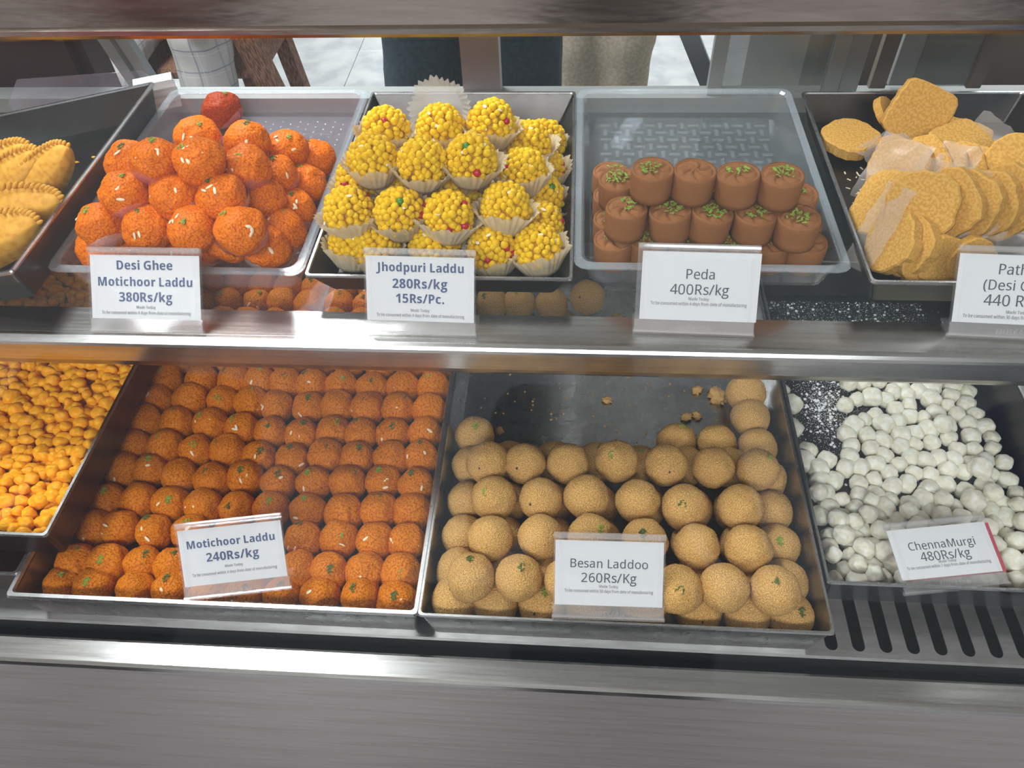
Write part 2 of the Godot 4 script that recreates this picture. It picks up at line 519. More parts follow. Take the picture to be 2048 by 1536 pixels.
# ------------------------------------------------------------------ bodies: joints with radii joined by a smooth minimum, meshed as surface nets
func flesh(bones: Array, cell: float, k := 0.03, wrinkle := 0.0, seed_ := 1) -> ArrayMesh:
	var lo := Vector3.ONE * 1e9
	var hi := -lo
	for b in bones:
		for e in [[b[0], b[2]], [b[1], b[3]]]:
			var r: float = e[1] + k + cell * 2
			lo = lo.min(e[0] - Vector3.ONE * r)
			hi = hi.max(e[0] + Vector3.ONE * r)
	var nx := int((hi.x - lo.x) / cell) + 2
	var ny := int((hi.y - lo.y) / cell) + 2
	var nz := int((hi.z - lo.z) / cell) + 2
	var d := PackedFloat32Array()
	d.resize(nx * ny * nz)
	d.fill(1.0)
	var noise := FastNoiseLite.new()
	noise.seed = seed_
	noise.frequency = 6.0
	for b in bones:
		var pa: Vector3 = b[0]
		var pb: Vector3 = b[1]
		var ra: float = b[2]
		var rb: float = b[3]
		var reach := maxf(ra, rb) + k + cell * 2
		var blo := ((pa.min(pb) - Vector3.ONE * reach - lo) / cell)
		var bhi := ((pa.max(pb) + Vector3.ONE * reach - lo) / cell)
		var ab := pb - pa
		var l2 := maxf(ab.length_squared(), 1e-9)
		for z in range(maxi(0, int(blo.z)), mini(nz, int(bhi.z) + 1)):
			for y in range(maxi(0, int(blo.y)), mini(ny, int(bhi.y) + 1)):
				for x in range(maxi(0, int(blo.x)), mini(nx, int(bhi.x) + 1)):
					var p := lo + Vector3(x, y, z) * cell
					var t := clampf((p - pa).dot(ab) / l2, 0.0, 1.0)
					var v := p.distance_to(pa + ab * t) - lerpf(ra, rb, t)
					if v > k + cell * 2: continue
					var i := (z * ny + y) * nx + x
					var u := d[i]
					var h := maxf(k - absf(u - v), 0.0) / k
					d[i] = minf(u, v) - h * h * k * 0.25
	if wrinkle > 0.0:
		for i in d.size():
			if absf(d[i]) < 0.06:
				var x := i % nx
				var y := (i / nx) % ny
				var z := i / (nx * ny)
				var p := lo + Vector3(x, y, z) * cell
				d[i] += wrinkle * noise.get_noise_3d(p.x * 1.6, p.y * 0.55, p.z * 1.6)
	var at := {}
	var vs := PackedVector3Array()
	var ix := PackedInt32Array()
	var sx := 1
	var sy := nx
	var sz := nx * ny
	for z in nz - 1:
		for y in ny - 1:
			for x in nx - 1:
				var i := z * sz + y * sy + x
				var inside := 0
				for o in [0, sx, sy, sx + sy, sz, sz + sx, sz + sy, sz + sx + sy]:
					if d[i + o] < 0: inside += 1
				if inside == 0 or inside == 8: continue
				var s := Vector3.ZERO
				var n := 0
				for e in [[0, 0, 0, 1, 0, 0], [0, 1, 0, 1, 1, 0], [0, 0, 1, 1, 0, 1], [0, 1, 1, 1, 1, 1], [0, 0, 0, 0, 1, 0], [1, 0, 0, 1, 1, 0], [0, 0, 1, 0, 1, 1], [1, 0, 1, 1, 1, 1], [0, 0, 0, 0, 0, 1], [1, 0, 0, 1, 0, 1], [0, 1, 0, 0, 1, 1], [1, 1, 0, 1, 1, 1]]:
					var va := d[i + e[0] * sx + e[1] * sy + e[2] * sz]
					var vb := d[i + e[3] * sx + e[4] * sy + e[5] * sz]
					if (va < 0) != (vb < 0):
						var t := va / (va - vb)
						s += Vector3(e[0], e[1], e[2]).lerp(Vector3(e[3], e[4], e[5]), t)
						n += 1
				at[i] = vs.size()
				vs.append(lo + (Vector3(x, y, z) + s / n) * cell)
	for i: int in at:
		for ax in [[sx, sy, sz], [sy, sz, sx], [sz, sx, sy]]:
			var j: int = i + ax[0]
			if j >= d.size(): continue
			if (d[i] < 0) == (d[j] < 0): continue
			var q := [i, i - ax[1], i - ax[1] - ax[2], i - ax[2]]
			var ok := true
			for w in q:
				if not at.has(w): ok = false
			if not ok: continue
			if d[i] < 0: ix.append_array(PackedInt32Array([at[q[0]], at[q[1]], at[q[2]], at[q[0]], at[q[2]], at[q[3]]]))
			else: ix.append_array(PackedInt32Array([at[q[0]], at[q[2]], at[q[1]], at[q[0]], at[q[3]], at[q[2]]]))
	return indexed(vs, ix)

func _ready():
	rng.seed = 20240
	# ---------------------------------------------------------------- camera, sky, lights, exposure
	var cam := Camera3D.new()
	cam.name = "camera"
	cam.fov = 53.04
	cam.near = 0.02
	add_child(cam)
	cam.position = Vector3(0, 1.53, 0)
	cam.rotation_degrees = Vector3(-48.6, 6.0, -3.1)
	var env := Environment.new()
	env.background_mode = Environment.BG_SKY
	var sky := Sky.new()
	var sm := ProceduralSkyMaterial.new()
	sm.sky_top_color = c8(196, 208, 222)
	sm.sky_horizon_color = c8(226, 228, 230)
	sm.ground_bottom_color = c8(120, 116, 112)
	sm.ground_horizon_color = c8(170, 168, 164)
	sm.sky_curve = 0.2
	sky.sky_material = sm
	env.sky = sky
	env.background_energy_multiplier = 1.2
	env.tonemap_mode = Environment.TONE_MAPPER_LINEAR
	env.tonemap_exposure = 0.89
	env.sdfgi_enabled = true
	env.ssao_enabled = true
	env.ssil_enabled = true
	var we := WorldEnvironment.new()
	we.name = "world_environment"
	we.environment = env
	add_child(we)
	make_materials()
	build_room()
	build_case()
	build_upper()
	build_lower()
	build_signs()
	build_back()
	build_people()

# ------------------------------------------------------------------ the room
func slab(called: String, a: Vector3, b: Vector3, m: Material, parent: Node = self, bevel := 0.0) -> MeshInstance3D:
	var o := part(called, box_mesh((b - a).abs(), bevel), m, parent, (a + b) / 2)
	if parent == self: o.set_meta("kind", "structure")
	return o

func build_room():
	var fl := Node3D.new()
	fl.name = "floor"
	add_child(fl)
	fl.set_meta("kind", "structure")
	slab("screed", Vector3(-3.2, -0.2, -5.4), Vector3(3.2, -0.006, -0.9), M.grout, fl)
	var tm := box_mesh(Vector3(0.597, 0.02, 0.597), 0.002)
	var k := 0
	for i in range(-4, 7):
		for j in range(-4, 4):
			var x := -0.931 + 0.3 + i * 0.6
			var z := -3.246 + 0.3 + j * 0.6
			if absf(x) > 2.9 or z < -5.1 or z > -1.0: continue
			var t := MeshInstance3D.new()
			t.mesh = tm
			t.material_override = M.tile
			t.position = Vector3(x, -0.01 + 0.0004 * ((i * 7 + j * 3) % 3), z)
			t.name = pieces("tile", k)
			fl.add_child(t)
			k += 1
	slab("floor_pavement", Vector3(-6, -0.2, -0.9), Vector3(6, 0.0, 9), M.paving)
	slab("ceiling", Vector3(-3.2, 2.9, -5.4), Vector3(3.2, 3.05, 2.4), M.ceiling)
	slab("wall_back", Vector3(-3.2, 0, -5.4), Vector3(3.2, 2.9, -5.2), M.plaster)
	slab("wall_left", Vector3(-3.2, 0, -5.2), Vector3(-3.0, 2.9, 0.9), M.plaster)
	slab("wall_right", Vector3(3.0, 0, -5.2), Vector3(3.2, 2.9, 0.9), M.plaster)
	slab("wall_across_street", Vector3(-8, 0, 8.6), Vector3(8, 3.0, 9.0), M.plaster)
	ceiling_light(Vector3(-1.15, 2.9, -1.75), 0.5, 1.9, "long bright ceiling panel above the left of the counter", 13.0)
	ceiling_light(Vector3(-0.5, 2.9, 1.80), 3.2, 0.8, "added wide ceiling panel, out of view, lighting the counter from the front", 13.0)  # added panel for soft frontal light, set where no pane mirrors it
	ceiling_light(Vector3(2.1, 2.9, -3.6), 0.62, 1.2, "shorter ceiling panel above the back room", 4.0)

func ceiling_light(at: Vector3, w: float, l: float, label: String, e: float):
	var o := thing("ceiling_light", label, "light", at)
	part("frame", box_mesh(Vector3(w + 0.04, 0.04, l + 0.04), 0.006), M.white, o, Vector3(0, -0.02, 0))
	var em := mat(Color.WHITE, 0.6)
	em.emission_enabled = true
	em.emission = Color(0.95, 0.98, 1.0)
	em.emission_energy_multiplier = 3.0
	part("diffuser", box_mesh(Vector3(w, 0.01, l), 0.002), em, o, Vector3(0, -0.044, 0))
	var a := AreaLight3D.new()
	a.name = "panel_light"
	a.area_size = Vector2(w, l)
	a.light_color = Color(0.95, 0.98, 1.0)
	a.light_energy = e
	a.shadow_enabled = true
	a.area_range = 12.0
	o.add_child(a)
	a.position = Vector3(0, -0.055, 0)
	a.rotation_degrees = Vector3(-90, 0, 0)

# ------------------------------------------------------------------ the display counter
const XL := -1.3
const XR := 1.3
func pane(called: String, z0: float, y0: float, z1: float, y1: float, thick: float, m: Material, parent: Node):
	var d := Vector2(z1 - z0, y1 - y0)
	var n := Vector2(-d.y, d.x).normalized() * thick / 2
	var a := Vector2(z0, y0)
	var b := Vector2(z1, y1)
	part(called, extrude_x(PackedVector2Array([a + n, b + n, b - n, a - n]), XL + 0.02, XR - 0.02), m, parent)

func build_case():
	var o := thing("display_counter", "stainless steel sweet counter with slanted front glass and two levels of trays", "counter")
	var V := func(l: Array) -> PackedVector2Array:
		var p := PackedVector2Array()
		for q in l: p.append(Vector2(q[0], q[1]))
		return p
	part("front_panel", extrude_x(V.call([[-0.290, 0.10], [-0.272, 0.10], [-0.272, 0.758], [-0.290, 0.758]]), XL, XR), M.panel, o)
	part("sill_rail", extrude_x(V.call([[-0.300, 0.70], [-0.295, 0.70], [-0.291, 0.758], [-0.272, 0.758], [-0.2705, 0.762], [-0.2705, 0.766], [-0.2725, 0.7695], [-0.276, 0.771], [-0.297, 0.772], [-0.2995, 0.771], [-0.300, 0.769]]), XL, XR), M.rail, o)
	part("plinth", extrude_x(V.call([[-0.98, 0.0], [-0.32, 0.0], [-0.32, 0.10], [-0.98, 0.10]]), XL + 0.05, XR - 0.05), M.dark, o)
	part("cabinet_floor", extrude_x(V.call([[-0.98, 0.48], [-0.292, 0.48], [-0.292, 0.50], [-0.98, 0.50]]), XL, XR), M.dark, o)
	part("side_panel", box_mesh(Vector3(0.02, 1.17, 0.72)), M.panel, o, Vector3(XL - 0.01, 0.685, -0.635))
	part("side_panel", box_mesh(Vector3(0.02, 1.17, 0.72)), M.panel, o, Vector3(XR + 0.01, 0.685, -0.635))
	part("back_panel", extrude_x(V.call([[-0.99, 0.10], [-0.975, 0.10], [-0.975, 0.985], [-0.99, 0.985]]), XL, XR), M.shaded_steel, o)
	# shelf rail: ledge the price cards stand on, with a rounded front
	part("shelf_rail", extrude_x(V.call([[-0.562, 0.988], [-0.556, 1.000], [-0.516, 1.000], [-0.511, 0.9990], [-0.5085, 0.9965], [-0.508, 0.993], [-0.508, 0.972], [-0.5095, 0.966], [-0.513, 0.9605], [-0.5185, 0.957], [-0.525, 0.956], [-0.556, 0.957], [-0.562, 0.96]]), XL, XR), M.rail, o)
	part("glass_shelf", extrude_x(V.call([[-0.970, 0.990], [-0.5565, 0.990], [-0.5565, 0.9985], [-0.970, 0.9985]]), XL, XR), M.shelf_glass, o)
	part("shelf_bracket", box_mesh(Vector3(0.02, 0.03, 0.42), 0.003), M.rail, o, Vector3(XL + 0.02, 0.972, -0.76))
	part("shelf_bracket", box_mesh(Vector3(0.02, 0.03, 0.42), 0.003), M.rail, o, Vector3(XR - 0.02, 0.972, -0.76))
	pane("lower_glass", -0.281, 0.7725, -0.486, 1.030, 0.005, M.front_glass, o)
	pane("upper_glass", -0.488, 1.033, -0.700, 1.212, 0.005, M.front_glass, o)
	part("top_rail", extrude_x(V.call([[-0.735, 1.214], [-0.7015, 1.2125], [-0.698, 1.2135], [-0.6965, 1.217], [-0.6975, 1.221], [-0.702, 1.223], [-0.704, 1.270], [-0.706, 1.275], [-0.735, 1.276]]), XL, XR), M.top_rail, o)
	part("top_glass", extrude_x(V.call([[-1.01, 1.262], [-0.735, 1.262], [-0.735, 1.276], [-1.01, 1.276]]), XL, XR), M.shelf_glass, o)
	# the deck: a plate with long slots at the right, cell by cell
	var st := SurfaceTool.new()
	st.begin(Mesh.PRIMITIVE_TRIANGLES)
	var xs := 0.263
	var pitch := 0.0266
	var zf := -0.319
	var zb := -0.97
	var s0 := -0.327
	var s1 := -0.62
	var hw := 0.0062
	for k in 18:
		var xc := xs + pitch * (k + 0.5) - 0.003
		for side in [-1, 1]:
			var p := PackedVector2Array([Vector2(xc + side * pitch / 2, zf), Vector2(xc, zf), Vector2(xc, s0)])
			for q in range(0, 7): p.append(Vector2(xc + side * sin(q * PI / 12) * hw, s0 - hw + cos(q * PI / 12) * hw))
			for q in range(0, 7): p.append(Vector2(xc + side * cos(q * PI / 12) * hw, s1 + hw - sin(q * PI / 12) * hw))
			p.append(Vector2(xc, s1))
			p.append(Vector2(xc, zb))
			p.append(Vector2(xc + side * pitch / 2, zb))
			var clean := PackedVector2Array()
			for q in p:
				if clean.is_empty() or clean[clean.size() - 1].distance_to(q) > 1e-5: clean.append(q)
			st.append_from(prism_y(clean, 0.7635, 0.765), 0, Transform3D.IDENTITY)
	st.append_from(prism_y(PackedVector2Array([Vector2(XL, zf), Vector2(xs - 0.003, zf), Vector2(xs - 0.003, zb), Vector2(XL, zb)]), 0.7635, 0.765), 0, Transform3D.IDENTITY)
	st.append_from(prism_y(PackedVector2Array([Vector2(xs - 0.003 + pitch * 18, zf), Vector2(XR, zf), Vector2(XR, zb), Vector2(xs - 0.003 + pitch * 18, zb)]), 0.7635, 0.765), 0, Transform3D.IDENTITY)
	st.append_from(extrude_x(V.call([[-0.3215, 0.742], [-0.319, 0.742], [-0.318, 0.7645], [-0.3205, 0.7655]]), XL, XR), 0, Transform3D.IDENTITY)
	part("slotted_deck", st.commit(), M.deck, o)
	# back frame: lower track, centre post, sliding door stiles
	part("door_track", extrude_x(V.call([[-1.02, 0.985], [-0.972, 0.985], [-0.972, 1.006], [-0.982, 1.006], [-0.982, 0.998], [-1.02, 0.998]]), XL, XR), M.alu_old, o)
	part("centre_post", box_mesh(Vector3(0.051, 0.27, 0.03), 0.002), M.post, o, Vector3(-0.1235, 1.128, -1.005))
	for b in [[0.178, 0.196, -0.985, "alu_old"], [0.327, 0.346, -0.985, "alu_old"], [0.349, 0.372, -0.990, "alu_old"], [0.393, 0.413, -1.004, "alu_brown"], [0.420, 0.448, -1.012, "alu_old"], [0.518, 0.535, -1.004, "alu_brown"]]:
		part("door_stile", box_mesh(Vector3(b[1] - b[0], 0.258, 0.012), 0.002), M[b[3]], o, Vector3((b[0] + b[1]) / 2, 1.133, b[2]))
	part("door_pane", box_mesh(Vector3(0.131, 0.25, 0.004)), M.door_glass, o, Vector3(0.2615, 1.13, -0.986))
	part("door_pane", box_mesh(Vector3(0.07, 0.25, 0.004)), M.door_glass, o, Vector3(0.483, 1.13, -1.006))

# ------------------------------------------------------------------ garnish shapes
func seed_mesh(l: float, w: float) -> ArrayMesh:
	return lump(Vector3(l / 2, w * 0.18, w / 2), 1, 0.05, 0.1, 3)

func garnish_mesh(n: int, spread: float, seed_: int, big := 1.0) -> ArrayMesh:
	# a pinch of pistachio slivers lying on a roughly level top
	var r := RandomNumberGenerator.new()
	r.seed = seed_
	var st := SurfaceTool.new()
	st.begin(Mesh.PRIMITIVE_TRIANGLES)
	for k in n:
		var a := r.randf() * TAU
		var d := sqrt(r.randf()) * spread
		var l := r.randf_range(0.0018, 0.0046) * big
		var b := BoxMesh.new()
		b.size = Vector3(l, 0.0007, l * r.randf_range(0.25, 0.55))
		st.append_from(b, 0, Transform3D(Basis.from_euler(Vector3(r.randf_range(-0.5, 0.5), r.randf() * TAU, r.randf_range(-0.5, 0.5))), Vector3(cos(a) * d, -d * d * 12.0 + r.randf() * 0.0008, sin(a) * d)))
	return st.commit()

# garnish a ball of radius r (parent at its centre)
func dress(o: Node3D, r: Vector3, seeds: int, pista: bool):
	for k in seeds:
		var a := rng.randf_range(-1.1, 1.1) + PI / 2
		var e := rng.randf_range(0.25, 1.25)
		var dir := Vector3(cos(a) * cos(e), sin(e), sin(a) * cos(e))
		var s := part("melon_seed", G.seed, M.seed, o, dir * r * 1.0)
		var up := (dir / r).normalized()
		var side := up.cross(Vector3(0.3, 0.1, 1)).normalized().rotated(up, rng.randf() * TAU)
		s.basis = Basis(side, up, side.cross(up)).scaled_local(Vector3(rng.randf_range(0.8, 1.5), 1.0, rng.randf_range(0.7, 1.1)))
	if pista:
		var e2 := rng.randf_range(1.0, 1.5)
		var a2 := rng.randf() * TAU
		var d2 := Vector3(cos(a2) * cos(e2), sin(e2), sin(a2) * cos(e2))
		var g := part("pistachio_slivers", G.pinch[rng.randi() % 4], M.pista if rng.randf() < 0.5 else M.pista_dark, o, d2 * r * 1.005)
		var u2 := (d2 / r).normalized()
		var s2 := u2.cross(Vector3(0, 0.2, 1)).normalized()
		g.basis = Basis(s2, u2, s2.cross(u2))

var G := {}
func make_garnish():
	G.seed = seed_mesh(0.0062, 0.0034)
	G.pinch = []
	for k in 4: G.pinch.append(garnish_mesh(7 + k * 2, 0.0042, 60 + k))
	G.almond = lump(Vector3(0.0062, 0.0007, 0.0034), 2, 0.1, 0.1, 6)

func wrap_mesh(r: float, h: float, seed_: int) -> ArrayMesh:
	# crumpled film cup round the lower part of a ball
	var n := FastNoiseLite.new()
	n.seed = seed_
	n.frequency = 1.3
	return grid_surface(40, 6, func(u, v):
		var a: float = u * TAU
		var e: float = -1.15 + v * (0.95 + 0.35 * sin(a * 2.0 + seed_))
		var rr: float = r * (1.02 + 0.03 * sin(a * 17.0 + v * 3.0) + 0.14 * v * v * (0.4 + n.get_noise_2d(cos(a) * 2.0, sin(a) * 2.0)))
		return Vector3(cos(a) * cos(e) * rr, sin(e) * rr * h, sin(a) * cos(e) * rr), true)

# ------------------------------------------------------------------ upper shelf
func build_upper():
	make_garnish()
	pastry_tray()
	desi_tray()
	jhodpuri_tray()
	peda_tray()
	pathisa_tray()

func gujiya_mesh(seed_: int) -> ArrayMesh:
	# half-moon fried pastry: x along the straight side, y towards the crimped arc, z thickness
	var n := FastNoiseLite.new()
	n.seed = seed_
	n.frequency = 30.0
	return grid_surface(48, 28, func(u, v):
		var t: float = -cos(u * PI)
		var side: float = 1.0 if v < 0.5 else -1.0
		var q: float = v * 2.0 if v < 0.5 else 2.0 - v * 2.0    # 0 at the fold, 1 at the crimped edge
		var arc: float = sqrt(maxf(0.0, 1.0 - t * t))
		var hook: float = 0.010 * pow(absf(t), 5.0)
		var y: float = q * 0.037 * pow(arc, 0.9) + hook - 0.004 * arc * (1.0 - q)
		var fat: float = 0.0155 * pow(arc, 0.75) * pow(minf(q / 0.30, 1.0), 0.5) * pow(maxf(0.0, 1.0 - pow(minf(q / 0.82, 1.0), 2.2)), 0.7)
		fat += 0.0016 * smoothstep(0.0, 0.08, q) * smoothstep(0.0, 0.25, arc)
		var crimp: float = 0.0019 * sin(u * 150.0) * smoothstep(0.80, 0.90, q)
		fat += 0.0008 * n.get_noise_2d(t * 0.04, y) * arc
		return Vector3(t * 0.045, y, side * fat + crimp))

func rope_edge() -> ArrayMesh:
	# the pinched, twisted edge along the arc of a half-moon pastry
	var st := SurfaceTool.new()
	st.begin(Mesh.PRIMITIVE_TRIANGLES)
	var knob := lump(Vector3(0.0020, 0.0036, 0.0026), 1, 0.1, 0.1, 2)
	for k in 30:
		var u := (k + 0.5) / 30.0
		var t := -cos(u * PI)
		var arc := sqrt(1.0 - t * t)
		st.append_from(knob, 0, Transform3D(Basis(Vector3.FORWARD, t * 1.1 + 0.5) * Basis(Vector3.UP, 0.5), Vector3(t * 0.0455, 0.037 * pow(arc, 0.9) + 0.010 * pow(absf(t), 5.0), 0.0)))
	return st.commit()

func pastry_tray():
	var rope := rope_edge()
	var o := thing("steel_tray", "tilted steel tray of half-moon pastries, resting on the clear tray beside it", "tray", Vector3(-0.535, 1.062, -0.722))
	o.rotation_degrees = Vector3(0, 0, 11)
	var pan := part("pan", tray_mesh(0.165, 0.184, 0.040, 0.012, 0.0016, 0.004), M.shaded_steel, o, Vector3(-0.165, -0.040, 0))
	part("rim", rim_mesh(0.165, 0.184, 0.004, 0.004, 0.004, 0.0), M.tray, o, Vector3(-0.165, 0, 0))
	var gm := [gujiya_mesh(1), gujiya_mesh(2), gujiya_mesh(3)]
	var L := ["golden half-moon pastry nearest the front corner of the tilted tray", "half-moon pastry lying across behind the front pastry", "browned half-moon pastry standing with its tip up beside the tray wall", "half-moon pastry in the middle of the leaning row", "half-moon pastry with a long curled brown tip at the back", "half-moon pastry at the left edge under the reddish reflection"]
	var P := [[-0.602, 1.040, -0.592, -40, 12, 20, 1.38], [-0.606, 1.038, -0.645, -38, 8, 14, 1.40], [-0.590, 1.043, -0.705, -28, 20, 44, 1.18], [-0.632, 1.038, -0.702, -30, 14, 38, 1.28], [-0.662, 1.034, -0.724, -30, 10, 36, 1.32], [-0.694, 1.028, -0.708, -30, 12, 36, 1.28]]
	for k in P.size():
		var q = P[k]
		var g := thing("half_moon_pastry", L[k], "pastry", Vector3(q[0], q[1], q[2]), "half-moon pastries in the tilted tray")
		g.rotation_degrees = Vector3(q[3], q[4], q[5])
		g.scale = Vector3.ONE * q[6]
		part("shell", gm[k % 3], M.gujiya, g, Vector3(0, -0.010, 0))
		part("crimped_edge", rope, M.gujiya, g, Vector3(0, -0.010, 0))
	# clear plastic box lid leaning behind, and a white carton
	var b := thing("plastic_box_lid", "empty clear plastic box lid standing behind the pastry tray", "box lid", Vector3(-0.672, 0.986, -0.962))
	b.rotation_degrees = Vector3(-12, 8, 0)
	var oct := PackedVector2Array([Vector2(-0.11, -0.03), Vector2(-0.085, 0.0), Vector2(0.085, 0.0), Vector2(0.11, -0.03), Vector2(0.11, -0.10), Vector2(-0.11, -0.10)])
	var lid := part("sheet", prism_y(oct, -0.002, 0.002), M.plastic_tinted, b, Vector3(0, 0.055, 0))
	lid.rotation_degrees = Vector3(-90, 0, 0)
	var c := thing("white_carton", "flat white carton on the shelf behind the tray corner", "carton", Vector3(-0.567, 0.9985, -0.962))
	c.rotation_degrees = Vector3(0, 24, 0)
	part("box", box_mesh(Vector3(0.05, 0.042, 0.02), 0.002), M.white, c, Vector3(0, 0.021, 0))
	for k in 3: part("flap", box_mesh(Vector3(0.05, 0.0025, 0.022)), M.card, c, Vector3(0.001, 0.010 + k * 0.010, 0.001))
	for k in 5:
		tag(part("pastry_crumb", lump(Vector3(0.004, 0.0012, 0.002), 1, 0.4, 0.3, 80 + k), M.gujiya, self, [Vector3(-0.612, 1.0145, -0.800), Vector3(-0.590, 1.018, -0.806), Vector3(-0.570, 1.022, -0.812), Vector3(-0.640, 1.009, -0.815), Vector3(-0.628, 1.011, -0.792)][k]), "small pastry flake on the bare back of the tilted tray", "crumb", "flakes in the pastry tray")

func clear_tray(called: String, label: String, x0: float, x1: float, zf: float, zb: float, y0: float, h: float, m: Material) -> Node3D:
	var o := thing(called, label, "tray", Vector3((x0 + x1) / 2, y0, (zf + zb) / 2))
	var hx := (x1 - x0) / 2
	var hz := absf(zf - zb) / 2
	part("tub", tray_mesh(hx - 0.004, hz - 0.004, h, 0.007, 0.002, 0.014), m, o)
	part("rolled_rim", rim_mesh(hx, hz, 0.012, 0.009, 0.005, h), M.plastic_edge, o)
	return o

func desi_tray():
	var t := clear_tray("clear_tray", "clear plastic tray holding the piled orange laddus", -0.534, -0.271, -0.582, -0.947, 0.9985, 0.031, M.plastic_tinted)
	# raised dots moulded in the floor
	var st := SurfaceTool.new()
	st.begin(Mesh.PRIMITIVE_TRIANGLES)
	var dot := lump(Vector3(0.0016, 0.0009, 0.0016), 0, 0, 0.1, 1)
	for i in 18:
		for j in 9: st.append_from(dot, 0, Transform3D(Basis.IDENTITY, Vector3(-0.10 + i * 0.0118, 0.0024, -0.155 + j * 0.0125 + (i % 2) * 0.006)))
	part("moulded_dots", st.commit(), M.plastic_edge, t)
	var R := Vector3(0.0252, 0.0222, 0.0252)
	var ms := [lump(R, 5, 0.10, 0.09, 11, 0, 0.05, 1.1, true), lump(R, 5, 0.11, 0.1, 12, 0.1, 0.05, 1.1, true), lump(R, 5, 0.10, 0.11, 13, 0, 0.05, 1.1, true)]
	var wm := [wrap_mesh(0.0255, 0.95, 1), wrap_mesh(0.0255, 0.95, 2)]
	var D := [[-0.497, 1.024, -0.622, 0, 0], [-0.4774, 1.024, -0.622, 0, 4], [-0.4319, 1.022, -0.622, 0, 8], [-0.3909, 1.03, -0.622, 0, 12], [-0.3508, 1.041, -0.622, 0, 16], [-0.3152, 1.029, -0.622, 0, 17], [-0.3074, 1.027, -0.6498, 0, 18], [-0.3074, 1.023, -0.6938, 0, 19], [-0.307, 1.024, -0.7431, 0, 20], [-0.307, 1.024, -0.7925, 0, 21], [-0.4797, 1.059, -0.6184, 1, 0], [-0.4292, 1.058, -0.6139, 1, 3], [-0.3778, 1.063, -0.6059, 1, 6], [-0.3243, 1.068, -0.599, 1, 12], [-0.3302, 1.05, -0.6738, 1, 9], [-0.327, 1.051, -0.7185, 1, 10], [-0.3267, 1.053, -0.7678, 1, 11], [-0.4516, 1.083, -0.6371, 2, 1], [-0.3998, 1.081, -0.637, 2, 3], [-0.3512, 1.082, -0.6346, 2, 5], [-0.3394, 1.084, -0.6825, 2, 6], [-0.4164, 1.11, -0.6565, 3, 0], [-0.3698, 1.111, -0.6537, 3, 1], [-0.3535, 1.083, -0.7344, 2, 4], [-0.4118, 1.083, -0.7411, 2, 2], [-0.4703, 1.083, -0.6918, 2, 0], [-0.495, 1.022, -0.665, 0, 1], [-0.447, 1.022, -0.665, 0, 5], [-0.399, 1.022, -0.665, 0, 9], [-0.352, 1.022, -0.665, 0, 13], [-0.495, 1.022, -0.712, 0, 2], [-0.447, 1.022, -0.712, 0, 6], [-0.399, 1.022, -0.712, 0, 10], [-0.352, 1.022, -0.712, 0, 14], [-0.495, 1.022, -0.76, 0, 3], [-0.447, 1.022, -0.76, 0, 7], [-0.399, 1.022, -0.76, 0, 11], [-0.352, 1.022, -0.76, 0, 15], [-0.47, 1.052, -0.672, 1, 1], [-0.422, 1.052, -0.672, 1, 4], [-0.375, 1.052, -0.672, 1, 7], [-0.47, 1.052, -0.72, 1, 2], [-0.422, 1.052, -0.72, 1, 5], [-0.375, 1.052, -0.72, 1, 8]]
	var seen := {0: "front row", 1: "second tier", 2: "third tier", 3: "top"}
	for k in D.size():
		var p := Vector3(D[k][0], D[k][1], D[k][2])
		var tier: int = D[k][3]
		var o := thing("orange_laddu", "", "laddu", p, "orange laddus piled in the clear tray")
		var b := part("ball", ms[k % 3], M.desi, o)
		b.rotation = Vector3(rng.randf_range(-0.3, 0.3), rng.randf() * TAU, 0)
		b.scale = Vector3.ONE * rng.randf_range(0.95, 1.05)
		dress(o, R, 2 + rng.randi() % 3, true)
		var wrapped := rng.randf() < 0.5
		if wrapped:
			var w := part("film_wrapper", wm[k % 2], M.cellophane if rng.randf() < 0.75 else M.pink_film, o, Vector3(0, -0.001, 0))
			w.rotation.y = rng.randf() * TAU
		if tier < 4:
			o.set_meta("label", "bright orange laddu%s in the pile, %s tier, %s from left" % [" in clear film" if wrapped else " with pale seeds", ["lowest", "second", "third", "top"][tier], nth(D[k][4])])
	var lone := thing("orange_laddu", "single dark red-orange laddu in pink film alone at the back of the clear tray", "laddu", Vector3(-0.459, 1.0235, -0.911), "orange laddus piled in the clear tray")
	part("ball", ms[1], M.desi_dark, lone)
	dress(lone, R, 0, true)
	part("film_wrapper", wm[0], M.pink_film, lone)

func cup_mesh(r0: float, r1: float, h: float, pleats: int, seed_: int) -> ArrayMesh:
	var n := FastNoiseLite.new()
	n.seed = seed_
	n.frequency = 0.9
	return grid_surface(pleats * 4, 7, func(u, v):
		var a: float = u * TAU
		var w: float = maxf(0.0, (v - 0.25) / 0.75)
		var r: float = lerpf(0.0, r0, v / 0.25) if v < 0.25 else lerpf(r0, r1, w)
		r *= 1.0 + 0.055 * w * sin(a * pleats) + 0.12 * w * n.get_noise_2d(cos(a) * 1.5, sin(a) * 1.5)
		var y: float = h * w * (1.0 + 0.25 * n.get_noise_2d(cos(a) * 2.0 + 9.0, sin(a) * 2.0))
		return Vector3(cos(a) * r, y, sin(a) * r), true)

